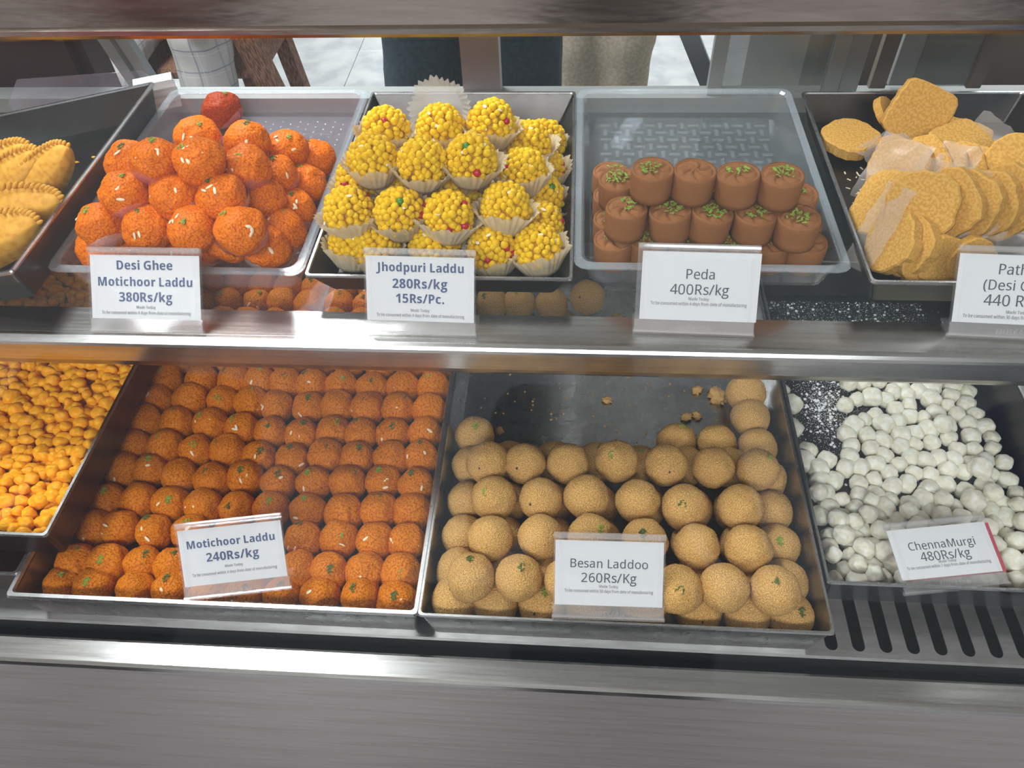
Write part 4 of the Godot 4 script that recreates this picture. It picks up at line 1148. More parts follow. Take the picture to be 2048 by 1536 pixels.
func besan_tray():
	steel_tray("steel_tray", "steel tray of tan besan laddoos, empty towards the back", -0.137, 0.2575, -0.3195, -0.865, 0.765, 0.0555, 0.007, M.tray)
	var r := 0.0232
	var ms := []
	for k in 5: ms.append(lump(Vector3(r, r * 0.97, r), 5, 0.06, 0.08, 50 + k, 0, 0.05, 2.2))
	var spot := lump(Vector3(0.0016, 0.0006, 0.0011), 1, 0.4, 0.3, 9)
	var D := [[-0.08904, 0.827, -0.3584, "tan besan laddoo in the upper layer, first row from the front, first from the left"], [-0.04185, 0.827, -0.3594, "tan besan laddoo in the upper layer, first row from the front, second from the left"], [0.006072, 0.827, -0.3583, "tan besan laddoo in the upper layer, first row from the front, third from the left"], [0.05352, 0.827, -0.3583, "tan besan laddoo in the upper layer, first row from the front, fourth from the left"], [0.1142, 0.827, -0.3545, "tan besan laddoo in the upper layer, first row from the front, fifth from the left"], [0.1591, 0.827, -0.3588, "tan besan laddoo in the upper layer, first row from the front, sixth from the left"], [0.208, 0.827, -0.3578, "tan besan laddoo in the upper layer, first row from the front, seventh from the left"], [-0.07318, 0.827, -0.4032, "tan besan laddoo in the upper layer, second row from the front, first from the left"], [-0.02123, 0.827, -0.4067, "tan besan laddoo in the upper layer, second row from the front, second from the left"], [0.03054, 0.827, -0.4089, "tan besan laddoo in the upper layer, second row from the front, third from the left"], [0.08495, 0.827, -0.4065, "tan besan laddoo in the upper layer, second row from the front, fourth from the left"], [0.1375, 0.827, -0.4029, "tan besan laddoo in the upper layer, second row from the front, fifth from the left"], [0.1887, 0.827, -0.4028, "tan besan laddoo in the upper layer, second row from the front, sixth from the left"], [-0.07388, 0.827, -0.4521, "tan besan laddoo in the upper layer, third row from the front, first from the left"], [-0.02303, 0.827, -0.4523, "tan besan laddoo in the upper layer, third row from the front, second from the left"], [0.02523, 0.827, -0.4574, "tan besan laddoo in the upper layer, third row from the front, third from the left"], [0.0797, 0.827, -0.4545, "tan besan laddoo in the upper layer, third row from the front, fourth from the left"], [0.1289, 0.827, -0.4489, "tan besan laddoo in the upper layer, third row from the front, fifth from the left"], [0.1867, 0.827, -0.4513, "tan besan laddoo in the upper layer, third row from the front, sixth from the left"], [-0.0845, 0.827, -0.4984, "tan besan laddoo in the upper layer, fourth row from the front, first from the left"], [-0.04272, 0.827, -0.4992, "tan besan laddoo in the upper layer, fourth row from the front, second from the left"], [0.004741, 0.827, -0.501, "tan besan laddoo in the upper layer, fourth row from the front, third from the left"], [0.05928, 0.827, -0.5059, "tan besan laddoo in the upper layer, fourth row from the front, fourth from the left"], [0.1132, 0.827, -0.5025, "tan besan laddoo in the upper layer, fourth row from the front, fifth from the left"], [0.1644, 0.827, -0.5017, "tan besan laddoo in the upper layer, fourth row from the front, sixth from the left"], [0.2119, 0.827, -0.5008, "tan besan laddoo in the upper layer, fourth row from the front, seventh from the left"], [-0.107, 0.795, -0.3485, "tan besan laddoo in the bottom layer behind the front rim, first from the left"], [-0.0654, 0.795, -0.3485, "tan besan laddoo in the bottom layer behind the front rim, second from the left"], [-0.0188, 0.795, -0.3485, "tan besan laddoo in the bottom layer behind the front rim, third from the left"], [0.02853, 0.795, -0.3485, "tan besan laddoo in the bottom layer behind the front rim, fourth from the left"], [0.0835, 0.795, -0.3485, "tan besan laddoo in the bottom layer behind the front rim, fifth from the left"], [0.138, 0.795, -0.3485, "tan besan laddoo in the bottom layer behind the front rim, sixth from the left"], [0.1861, 0.795, -0.3485, "tan besan laddoo in the bottom layer behind the front rim, seventh from the left"], [0.228, 0.795, -0.3485, "tan besan laddoo in the bottom layer behind the front rim, eighth from the left"], [-0.107, 0.795, -0.3807, "tan besan laddoo in the bottom layer against the left wall, second row from the front"], [0.228, 0.795, -0.3832, "tan besan laddoo in the bottom layer against the right wall, second row from the front"], [-0.06076, 0.795, -0.382, "tan besan laddoo half hidden below, row second from front, second from left"], [-0.01087, 0.795, -0.382, "tan besan laddoo half hidden below, row second from front, third from left"], [0.03876, 0.795, -0.382, "tan besan laddoo half hidden below, row second from front, fourth from left"], [0.09063, 0.795, -0.382, "tan besan laddoo half hidden below, row second from front, fifth from left"], [0.1382, 0.795, -0.382, "tan besan laddoo half hidden below, row second from front, sixth from left"], [0.1911, 0.795, -0.382, "tan besan laddoo half hidden below, row second from front, seventh from left"], [-0.107, 0.795, -0.4225, "tan besan laddoo in the bottom layer against the left wall, third row from the front"], [0.228, 0.795, -0.4254, "tan besan laddoo in the bottom layer against the right wall, third row from the front"], [-0.06353, 0.795, -0.424, "tan besan laddoo half hidden below, row third from front, second from left"], [-0.009932, 0.795, -0.424, "tan besan laddoo half hidden below, row third from front, third from left"], [0.0396, 0.795, -0.424, "tan besan laddoo half hidden below, row third from front, fourth from left"], [0.08898, 0.795, -0.424, "tan besan laddoo half hidden below, row third from front, fifth from left"], [0.1402, 0.795, -0.424, "tan besan laddoo half hidden below, row third from front, sixth from left"], [0.1896, 0.795, -0.424, "tan besan laddoo half hidden below, row third from front, seventh from left"], [-0.107, 0.795, -0.467, "tan besan laddoo in the bottom layer against the left wall, fourth row from the front"], [0.228, 0.795, -0.4684, "tan besan laddoo in the bottom layer against the right wall, fourth row from the front"], [-0.06058, 0.795, -0.4677, "tan besan laddoo half hidden below, row fourth from front, second from left"], [-0.01295, 0.795, -0.4677, "tan besan laddoo half hidden below, row fourth from front, third from left"], [0.03893, 0.795, -0.4677, "tan besan laddoo half hidden below, row fourth from front, fourth from left"], [0.09069, 0.795, -0.4677, "tan besan laddoo half hidden below, row fourth from front, fifth from left"], [0.1412, 0.795, -0.4677, "tan besan laddoo half hidden below, row fourth from front, sixth from left"], [0.1887, 0.795, -0.4677, "tan besan laddoo half hidden below, row fourth from front, seventh from left"], [-0.107, 0.795, -0.5163, "tan besan laddoo in the bottom layer against the left wall, fifth row from the front"], [0.228, 0.795, -0.5103, "tan besan laddoo in the bottom layer against the right wall, fifth row from the front"], [-0.06269, 0.795, -0.5253, "tan besan laddoo half hidden below, row fifth from front, second from left"], [-0.009784, 0.795, -0.5253, "tan besan laddoo half hidden below, row fifth from front, third from left"], [0.03828, 0.795, -0.5253, "tan besan laddoo half hidden below, row fifth from front, fourth from left"], [0.08743, 0.795, -0.5253, "tan besan laddoo half hidden below, row fifth from front, fifth from left"], [0.1404, 0.795, -0.5253, "tan besan laddoo half hidden below, row fifth from front, sixth from left"], [0.1895, 0.795, -0.5253, "tan besan laddoo half hidden below, row fifth from front, seventh from left"], [-0.107, 0.795, -0.5602, "tan besan laddoo alone at the left wall behind the last full row"], [0.1327, 0.795, -0.5599, "tan besan laddoo left of the three behind the last full row"], [0.1791, 0.795, -0.5586, "tan besan laddoo middle of the three behind the last full row"], [0.2259, 0.795, -0.5544, "tan besan laddoo right of the three behind the last full row"], [0.2238, 0.795, -0.5989, "tan besan laddoo second from the back in the right-hand column"], [0.2241, 0.795, -0.6381, "tan besan laddoo at the very back of the right-hand column under the rail"], [-0.107, 0.79, -0.8, "tan besan laddoo seen through the glass shelf, first from the left of the back row"], [-0.068, 0.79, -0.8, "tan besan laddoo seen through the glass shelf, second from the left of the back row"], [-0.022, 0.79, -0.8, "tan besan laddoo seen through the glass shelf, third from the left of the back row"], [0.028, 0.798, -0.806, "tan besan laddoo seen through the glass shelf at the right end of the back row"]]
	for k in D.size():
		var o := thing("besan_laddoo", D[k][3], "laddu", Vector3(D[k][0], D[k][1], D[k][2]), "besan laddoos in the half-empty tray")
		var b := part("ball", ms[rng.randi() % 5], M.besan, o)
		b.rotation = Vector3(rng.randf_range(-0.5, 0.5), rng.randf() * TAU, rng.randf_range(-0.5, 0.5))
		b.scale = Vector3.ONE * rng.randf_range(0.97, 1.05)
		if rng.randf() < 0.45: dress(o, Vector3.ONE * r, 0, true)
		if rng.randf() < 0.3:
			var a := rng.randf_range(0.8, 2.3)
			var d := Vector3(cos(a) * 0.8, 0.6, sin(a) * 0.8).normalized()
			var s := part("dark_fleck", spot, M.ink_dark, o, d * r * 1.01)
			s.basis = Basis(d.cross(Vector3.RIGHT).normalized(), d, d.cross(Vector3.RIGHT).normalized().cross(d))
	var C := [[0.054, -0.644, 0.006], [-0.081, -0.589, 0.0055], [0.153, -0.619, 0.007], [0.166, -0.622, 0.006], [0.170, -0.664, 0.007], [0.195, -0.653, 0.012], [-0.045, -0.778, 0.014], [0.001, -0.795, 0.011], [0.025, -0.785, 0.009], [0.071, -0.797, 0.008], [0.067, -0.766, 0.008], [0.020, -0.766, 0.010], [0.04, -0.775, 0.006], [-0.02, -0.770, 0.006], [0.09, -0.79, 0.005], [-0.07, -0.788, 0.005]]
	for k in C.size():
		var q = C[k]
		var o := part("besan_crumb", lump(Vector3(q[2], q[2] * 0.6, q[2] * 0.8), 2, 0.7, 0.25, 200 + k, 0.0, 0.35, 0.8), M.crumb, self, Vector3(q[0], 0.7665 + q[2] * 0.45, q[1]))
		o.rotation.y = k * 1.7
		tag(o, ["lone crumb lying in the middle of the empty tray floor", "small crumb beside the leftmost back laddoo", "larger crumb left of the right-hand laddoo column", "crumb touching its neighbour near the right-hand column", "flat crumb at the back by the shelf rail", "broken laddoo chunk at the top right of the tray"][k] if k < 6 else "broken crumb seen through the glass shelf near the back laddoos", "crumb", "besan crumbs on the tray floor")
	var rr := RandomNumberGenerator.new()
	rr.seed = 5
	var st := SurfaceTool.new()
	st.begin(Mesh.PRIMITIVE_TRIANGLES)
	for k in 150:
		var b := BoxMesh.new()
		var s := rr.randf_range(0.0006, 0.002)
		b.size = Vector3(s * 1.4, s * 0.6, s)
		var back := rr.randf() < 0.55
		var at := Vector3(rr.randf_range(-0.09, 0.11), 0.7672, rr.randf_range(-0.82, -0.74)) if back else Vector3(rr.randf_range(-0.11, 0.2), 0.7672, rr.randf_range(-0.70, -0.56))
		st.append_from(b, 0, Transform3D(Basis(Vector3.UP, rr.randf() * TAU), at))
	tag(part("loose_crumbs", st.commit(), M.crumb, self), "fine loose crumbs sprinkled over the empty tray floor", "crumbs", "", "stuff")

func boondi_tray():
	steel_tray("steel_tray", "steel tray of loose orange boondi pearls standing on the tray rims", -0.95, -0.5115, -0.3605, -0.86, 0.8235, 0.0495, 0.008, M.shaded_steel, 0.0045)
	var ms := []
	for k in 7: ms.append(lump(Vector3(0.0074, 0.0068, 0.0072) * [1.0, 1.0, 0.9, 1.1, 0.85, 1.2, 1.0][k], 2, 0.12 + 0.05 * (k % 3), 0.09, 70 + k, 0.0))
	var r := RandomNumberGenerator.new()
	r.seed = 88
	var pts := []
	var deep := []
	for layer in 3:
		var z := -0.380 + layer * 0.002
		var row := 0
		while z > -0.845:
			var x := -0.532 - (row % 2) * 0.006 + layer * 0.003
			while x > -0.935:
				var p := Vector3(minf(x + r.randf_range(-0.005, 0.005), -0.5255), 0.8345 + layer * 0.0095 + r.randf_range(-0.003, 0.0045), minf(z + r.randf_range(-0.005, 0.005), -0.3745))
				var vis := x > -0.585 + (z + 0.36) * 0.52
				if layer == 2 and vis: pts.append(p)
				else: deep.append(p)
				x -= 0.0128
			z -= 0.0112
			row += 1
	pts.sort_custom(func(a, b): return a.z > b.z)
	var lab := ["glossy orange boondi pearl lying loose in the left-hand tray", "glossy orange boondi pearl lying loose in the left-hand tray"]
	for k in pts.size():
		if k >= 300:
			deep.append(pts[k])
			continue
		var o := part("boondi_pearl", ms[r.randi() % 7], M.boondi, self, pts[k])
		o.basis = Basis.from_euler(Vector3(r.randf() * TAU, r.randf() * TAU, r.randf() * TAU)).scaled(Vector3(r.randf_range(0.75, 1.35), r.randf_range(0.75, 1.12), r.randf_range(0.75, 1.12)))
		tag(o, lab[0], "boondi", "loose boondi pearls in the left-hand tray")
	var mm := MultiMesh.new()
	mm.transform_format = MultiMesh.TRANSFORM_3D
	mm.mesh = ms[0]
	mm.instance_count = deep.size()
	for k in deep.size(): mm.set_instance_transform(k, Transform3D(Basis.from_euler(Vector3(r.randf() * TAU, r.randf() * TAU, 0)).scaled(Vector3.ONE * r.randf_range(0.85, 1.2)), deep[k]))
	var mi := MultiMeshInstance3D.new()
	mi.name = "boondi_heap"
	mi.multimesh = mm
	mi.material_override = M.boondi
	add_child(mi)
	tag(mi, "heap of orange boondi pearls under and behind the front ones", "boondi", "", "stuff")

func chenna_tray():
	steel_tray("steel_tray", "steel tray of white sugared chenna lumps over the slotted deck", 0.2635, 0.537, -0.3725, -0.865, 0.765, 0.055, 0.010, M.shaded_steel, 0.004)
	var ms := []
	for k in 8: ms.append(lump(Vector3(0.0110, 0.0100, 0.0108) * [0.95, 0.88, 1.02, 0.95, 1.14, 0.82, 0.95, 1.04][k] * Vector3([1.0, 1.08, 1.12, 1.0, 1.1, 1.0, 1.2, 1.0][k], 1, 1), 3, 0.13, 0.08, 90 + k, 0.28))
	var r := RandomNumberGenerator.new()
	r.seed = 321
	var hole := PackedVector2Array([Vector2(0.25, -0.70), Vector2(0.350, -0.70), Vector2(0.362, -0.625), Vector2(0.338, -0.590), Vector2(0.338, -0.570), Vector2(0.328, -0.545), Vector2(0.340, -0.524), Vector2(0.330, -0.500), Vector2(0.314, -0.515), Vector2(0.306, -0.560), Vector2(0.272, -0.575), Vector2(0.25, -0.60)])
	var pts := []
	var loose := [Vector2(0.284, -0.640), Vector2(0.291, -0.568), Vector2(0.310, -0.554), Vector2(0.279, -0.600), Vector2(0.283, -0.552), Vector2(0.337, -0.505), Vector2(0.350, -0.640), Vector2(0.275, -0.66)]
	for q in loose: pts.append(Vector3(q.x, 0.7755, q.y))
	for layer in 2:
		for tries in 9000:
			var p := Vector2(r.randf_range(0.2865, 0.514), r.randf_range(-0.70, -0.3985))
			if Geometry2D.is_point_in_polygon(p, hole): continue
			if p.y < -0.56 and p.x > 0.505 + r.randf() * 0.012: continue
			if layer == 1 and (p.y < -0.50 and not (p.y < -0.42 and r.randf() < 0.02)): continue
			var q := Vector3(p.x, 0.7755 + layer * 0.0125, p.y)
			var ok := true
			for e in pts:
				var d: Vector3 = e - q
				if Vector3(d.x, d.y * 0.9, d.z).length() < 0.0160:
					ok = false
					break
			if ok: pts.append(q)
	pts.sort_custom(func(a, b): return a.z > b.z)
	for k in mini(pts.size(), 300):
		var o := part("chenna_lump", ms[r.randi() % 8], M.chenna, self, pts[k])
		o.basis = Basis.from_euler(Vector3(r.randf_range(-0.4, 0.4), r.randf() * TAU, r.randf_range(-0.4, 0.4)))
		tag(o, "white sugar-coated chenna lump heaped in the right-hand tray", "sweet", "white chenna lumps in the right-hand tray")
	# sugar powder
	var mm := MultiMesh.new()
	mm.transform_format = MultiMesh.TRANSFORM_3D
	mm.mesh = lump(Vector3.ONE, 0, 0.3, 0.4, 4)
	var n := 6500
	mm.instance_count = n
	for k in n:
		var p := Vector2.ZERO
		if k < 2600:
			var a := r.randf() * TAU
			var d := sqrt(-2.0 * log(maxf(r.randf(), 1e-4)))
			p = Vector2(0.330 + cos(a) * d * 0.020, -0.640 + sin(a) * d * 0.034)
		else: p = Vector2(r.randf_range(0.277, 0.52), r.randf_range(-0.84, -0.50))
		if k > 3300: p = Vector2(r.randf_range(0.277, 0.50), r.randf_range(-0.84, -0.715))
		p.x = clampf(p.x, 0.277, 0.523)
		var s := r.randf_range(0.00018, 0.0006) if r.randf() < 0.94 else r.randf_range(0.0008, 0.0022)
		mm.set_instance_transform(k, Transform3D(Basis(Vector3.UP, r.randf() * TAU).scaled(Vector3(s, s * 0.7, s)), Vector3(p.x, 0.7668 + s * 0.4, p.y)))
	var mi := MultiMeshInstance3D.new()
	mi.name = "sugar_powder"
	mi.multimesh = mm
	mi.material_override = M.powder
	add_child(mi)
	tag(mi, "white sugar powder and grit on the bare dark tray floor", "sugar", "", "stuff")

# ------------------------------------------------------------------ price cards
func lettering(o: Node3D, text: String, wide: float, y: float, m: Material, bold: bool, z := 0.0004):
	var f := SystemFont.new()
	f.font_names = PackedStringArray(["Droid Sans"])
	f.font_weight = 700 if bold else 400
	var t := TextMesh.new()
	t.font = f
	t.text = text
	t.font_size = 48
	t.pixel_size = 0.001
	t.depth = 0.004
	t.curve_step = 2.0
	var bb := t.get_aabb()
	var s := wide / maxf(bb.size.x, 1e-6)
	var p := part("lettering", t, m, o)
	var tall := 1.3 if text.length() > 20 else (1.12 if text == "Made Today" else 1.0)
	p.scale = Vector3(s, s * tall, 0.05)
	p.position = Vector3(-(bb.position.x + bb.size.x / 2) * s, y, z)

func price_card(label: String, at: Vector3, w: float, h: float, tilt: float, yaw: float, lines: Array, base: float, ink: Material, slip := 0.0, red := false):
	# origin at the bottom middle of the card; lines: [text, width share of w, y share from the top, big]
	var o := thing("price_card_stand", label, "price card", at, "acrylic price card stands")
	o.rotation_degrees = Vector3(-tilt, yaw, 0)
	var hw := w / 2 + 0.0015
	var foot := 0.0125
	var top := h + 0.007
	part("back_sheet", box_mesh(Vector3(hw * 2, top + foot, 0.0018)), M.acrylic, o, Vector3(0, (top - foot) / 2, -0.0016))
	part("front_sheet", box_mesh(Vector3(hw * 2, top, 0.0014)), M.acrylic, o, Vector3(0, top / 2, 0.0022))
	for s in [-1, 1]: part("side_channel", box_mesh(Vector3(0.0022, top, 0.0022), 0.0006), M.acrylic, o, Vector3(s * (hw - 0.006), top / 2, 0.0036))
	part("top_fold", box_mesh(Vector3(hw * 2, 0.0055, 0.0052), 0.0016), M.acrylic_edge, o, Vector3(0, top - 0.002, 0.0004))
	var lip := part("foot_edge", box_mesh(Vector3(hw * 2 + 0.002, 0.004, 0.005), 0.0014), M.acrylic_edge, o, Vector3(0, -foot, -0.0006))
	part("foot_strip", box_mesh(Vector3(hw * 2, foot, 0.0016)), M.acrylic_edge, o, Vector3(0, -foot / 2, 0.0004))
	var b := part("base_plate", box_mesh(Vector3(hw * 2 + 0.002, 0.002, base)), M.acrylic, o)
	var back := Basis(Vector3.RIGHT, deg_to_rad(minf(tilt, 42.0)))
	b.basis = back
	b.position = Vector3(0, -foot, -0.001) + back * Vector3(0, 0, -base / 2)
	var c := part("card", box_mesh(Vector3(w, h, 0.0005)), M.card, o, Vector3(slip, h / 2, 0.0))
	if red: part("red_backing", box_mesh(Vector3(w, h, 0.0004)), M.red_paper, o, Vector3(slip + 0.004, h / 2 - 0.0012, -0.0006))
	for l in lines:
		lettering(c, l[0], l[1] * w, h / 2 - l[2] * h - (0.36 if l[3] else 0.0) * 0.0, ink if l[3] else M.ink_grey, l[4] and l[3])
	lettering(o, "MUSKAAN", w * 0.30, -foot * 0.6, M.acrylic_edge, true, 0.0013)

func build_signs():
	price_card("price card for Desi Ghee Motichoor Laddu in front of the clear tray", Vector3(-0.4165, 1.012, -0.5282), 0.1115, 0.0625, 42, 0, [["Desi Ghee", 0.51, 0.16, true, true], ["Motichoor Laddu", 0.865, 0.42, true, true], ["380Rs/kg", 0.49, 0.66, true, true], ["Made Today", 0.175, 0.815, false, false], ["To be consumed within 4 days from date of manufacturing", 0.82, 0.905, false, false]], 0.030, M.ink_blue)
	price_card("price card for Jhodpuri Laddu in front of the yellow laddus", Vector3(-0.1421, 1.012, -0.5324), 0.1050, 0.0622, 34, -1.1, [["Jhodpuri Laddu", 0.81, 0.17, true, true], ["280Rs/kg", 0.51, 0.42, true, true], ["15Rs/Pc.", 0.45, 0.65, true, true], ["Made Today", 0.175, 0.83, false, true], ["To be consumed within 4 days from date of manufacturing", 0.82, 0.91, false, true]], 0.028, M.ink_blue)
	price_card("price card for Peda, its paper sticking out at the right", Vector3(0.1211, 1.012, -0.5406), 0.1097, 0.0645, 36, -1.3, [["Peda", 0.24, 0.32, true, false], ["400Rs/kg", 0.50, 0.545, true, false], ["Made Today", 0.175, 0.68, false, false], ["To be consumed within 4 days from date of manufacturing", 0.82, 0.755, false, false]], 0.024, M.ink_dark, 0.003)
	price_card("price card starting Pathi, cut off by the right edge of the photo", Vector3(0.417, 1.012, -0.5432), 0.1137, 0.0635, 40, -2.4, [["Pathisa", 0.37, 0.21, true, false], ["(Desi Ghee)", 0.58, 0.44, true, false], ["440 Rs/kg", 0.545, 0.66, true, false], ["Made Today", 0.175, 0.825, false, false], ["To be consumed within 30 days from date of manufacturing", 0.84, 0.90, false, false]], 0.022, M.ink_dark)
	price_card("crooked price card for Motichoor Laddu leaning on the packed orange laddus", Vector3(-0.3215, 0.836, -0.3385), 0.1010, 0.0570, 43, 9.7, [["Motichoor Laddu", 0.85, 0.27, true, true], ["240Rs/kg", 0.51, 0.52, true, true], ["Made Today", 0.175, 0.70, false, true], ["To be consumed within 4 days from date of manufacturing", 0.82, 0.81, false, true]], 0.022, M.ink_blue)
	price_card("price card for Besan Laddoo leaning on the tan laddoos", Vector3(0.0461, 0.834, -0.331), 0.1025, 0.0635, 43, 0.7, [["Besan Laddoo", 0.715, 0.35, true, false], ["260Rs/Kg", 0.51, 0.57, true, false], ["Made Today", 0.175, 0.70, false, false], ["To be consumed within 30 days from date of manufacturing", 0.82, 0.775, false, false]], 0.016, M.ink_dark)
	price_card("price card for ChennaMurgi lying on the white lumps with red paper behind", Vector3(0.3885, 0.815, -0.3876), 0.1020, 0.0510, 76, 8.7, [["ChennaMurgi", 0.67, 0.36, true, false], ["480Rs/kg", 0.50, 0.58, true, false], ["Made Today", 0.175, 0.70, false, false], ["To be consumed within 7 days from date of manufacturing", 0.84, 0.78, false, false]], 0.012, M.ink_dark, 0.0, true)

# ------------------------------------------------------------------ behind the counter
func build_back():
	var d := thing("sliding_door_frame", "pale aluminium door frame leaning at the left end of the counter back", "door frame", Vector3(-0.597, 1.0, -1.00))
	d.rotation_degrees = Vector3(0, 0, 14)
	for x in [-0.014, 0.010]: part("stile", box_mesh(Vector3(0.016, 0.26, 0.014), 0.002), M.alu, d, Vector3(x, 0.12, 0))
	part("web", box_mesh(Vector3(0.012, 0.26, 0.006)), M.alu_old, d, Vector3(-0.002, 0.12, -0.003))
	var k := thing("maroon_cabinet", "dark maroon cabinet with upright panels at the left behind the pastries", "cabinet", Vector3(-1.075, 0, -1.08))
	part("carcass", box_mesh(Vector3(0.74, 1.5, 0.05), 0.004), M.maroon, k, Vector3(0, 0.75, 0))
	for x in [-0.24, 0.0, 0.24]: part("door_panel", box_mesh(Vector3(0.225, 1.42, 0.014), 0.003), M.maroon, k, Vector3(x, 0.75, 0.030))
	for x in [-0.12, 0.12]: part("edge_strip", box_mesh(Vector3(0.008, 1.42, 0.012)), M.alu_brown, k, Vector3(x, 0.75, 0.034))
	var c := thing("grey_storage_unit", "grey metal storage unit dimly seen through the sliding door glass", "cabinet", Vector3(1.0, 0, -1.75))
	part("carcass", box_mesh(Vector3(1.1, 0.95, 0.5), 0.004), M.alu_old, c, Vector3(0, 0.475, 0))
	for x in [-0.27, 0.27]:
		var dr := part("door", box_mesh(Vector3(0.52, 0.86, 0.018), 0.004), M.alu_brown, c, Vector3(x, 0.48, 0.258))
		part("handle", box_mesh(Vector3(0.012, 0.12, 0.02), 0.003), M.rail, dr, Vector3(-signf(x) * 0.2, 0.1, 0.018))
	var v := thing("aluminium_prop", "slanting bright aluminium bar behind the sliding door glass", "bar", Vector3(0.695, 0.0, -1.18))
	var bar := part("bar", box_mesh(Vector3(0.026, 1.34, 0.026), 0.003), M.alu, v, Vector3(-0.310, 0.594, 0))
	bar.rotation_degrees = Vector3(0, 0, 27.6)
	# steel pots stacked behind the post
	var lathe := func(pr: Array) -> ArrayMesh:
		return grid_surface(40, pr.size() - 1, func(u, w):
			var q: Array = pr[int(round(w * (pr.size() - 1)))]
			return Vector3(cos(u * TAU) * q[0], q[1], -sin(u * TAU) * q[0]), true)
	for i in 3:
		var p := thing("steel_pot", ["lowest steel pot of the stack behind the centre post", "middle steel pot of the stack behind the centre post", "topmost steel pot of the stack behind the centre post"][i], "pot", Vector3(-0.452, i * 0.107, -2.90), "steel pots stacked behind the post")
		part("bowl", lathe.call([[0.0, 0.0], [0.075, 0.0], [0.085, 0.008], [0.09, 0.10], [0.085, 0.10], [0.08, 0.012], [0.0, 0.008]]), M.rail, p)
		part("rim", lathe.call([[0.088, 0.098], [0.096, 0.100], [0.097, 0.104], [0.092, 0.107], [0.086, 0.104], [0.088, 0.098]]), M.tray, p)

# ------------------------------------------------------------------ people
func hand_bones(w: Vector3, dir: Vector3, side: Vector3, front: Vector3) -> Array:
	# palm and five fingers from the wrist w; dir along the fingers, side towards the thumb, front the palm's facing
	var o := []
	for k in 4: o.append([w + side * (0.024 - k * 0.012) * 0.6, w + dir * 0.085 + side * (0.030 - k * 0.020), 0.014, 0.011])
	var len_ := [0.075, 0.083, 0.077, 0.060]
	for k in 4:
		var a: Vector3 = w + dir * 0.085 + side * (0.030 - k * 0.020)
		var b: Vector3 = a + (dir * 0.93 + front * 0.35).normalized() * len_[k] * 0.5
		var c: Vector3 = b + (dir * 0.75 + front * 0.66).normalized() * len_[k] * 0.5
		o.append([a, b, 0.0095, 0.0088])
		o.append([b, c, 0.0088, 0.0074])
	var ta: Vector3 = w + dir * 0.025 + side * 0.024
	var tb: Vector3 = ta + (dir * 0.7 + side * 0.7).normalized() * 0.04
	o.append([ta, tb, 0.013, 0.010])
	o.append([tb, tb + (dir * 0.9 + side * 0.2 + front * 0.3).normalized() * 0.032, 0.010, 0.008])
	return o

func head(o: Node3D, c: Vector3):
	var b := [[c + Vector3(0, 0.03, -0.012), c + Vector3(0, 0.05, 0.0), 0.088, 0.078], [c + Vector3(0, -0.02, 0.02), c + Vector3(0, -0.082, 0.052), 0.066, 0.030], [c + Vector3(0, 0.015, 0.082), c + Vector3(0, -0.028, 0.104), 0.009, 0.014], [c + Vector3(-0.022, -0.056, 0.078), c + Vector3(0.022, -0.056, 0.078), 0.010, 0.010], [c + Vector3(-0.035, 0.032, 0.070), c + Vector3(0.035, 0.032, 0.070), 0.014, 0.014], [c + Vector3(0, -0.20, -0.012), c + Vector3(0, -0.06, -0.005), 0.056, 0.054]]
	for s in [-1, 1]: b.append([c + Vector3(s * 0.084, 0.018, -0.004), c + Vector3(s * 0.080, -0.022, 0.0), 0.014, 0.009])
	part("head", flesh(b, 0.008, 0.02), M.skin, o)
	part("hair", flesh([[c + Vector3(0, 0.052, -0.024), c + Vector3(0, 0.062, 0.008), 0.086, 0.074], [c + Vector3(0, 0.0, -0.05), c + Vector3(0, 0.03, -0.03), 0.066, 0.08]], 0.010, 0.02, 0.004, 3), M.hair, o)
	for s in [-1, 1]:
		part("eye", lump(Vector3(0.012, 0.008, 0.008), 2, 0.0, 0.1, 1), M.white, o, c + Vector3(s * 0.032, 0.012, 0.078))
		part("pupil", lump(Vector3(0.005, 0.005, 0.003), 1, 0.0, 0.1, 1), M.hair, o, c + Vector3(s * 0.032, 0.012, 0.086))

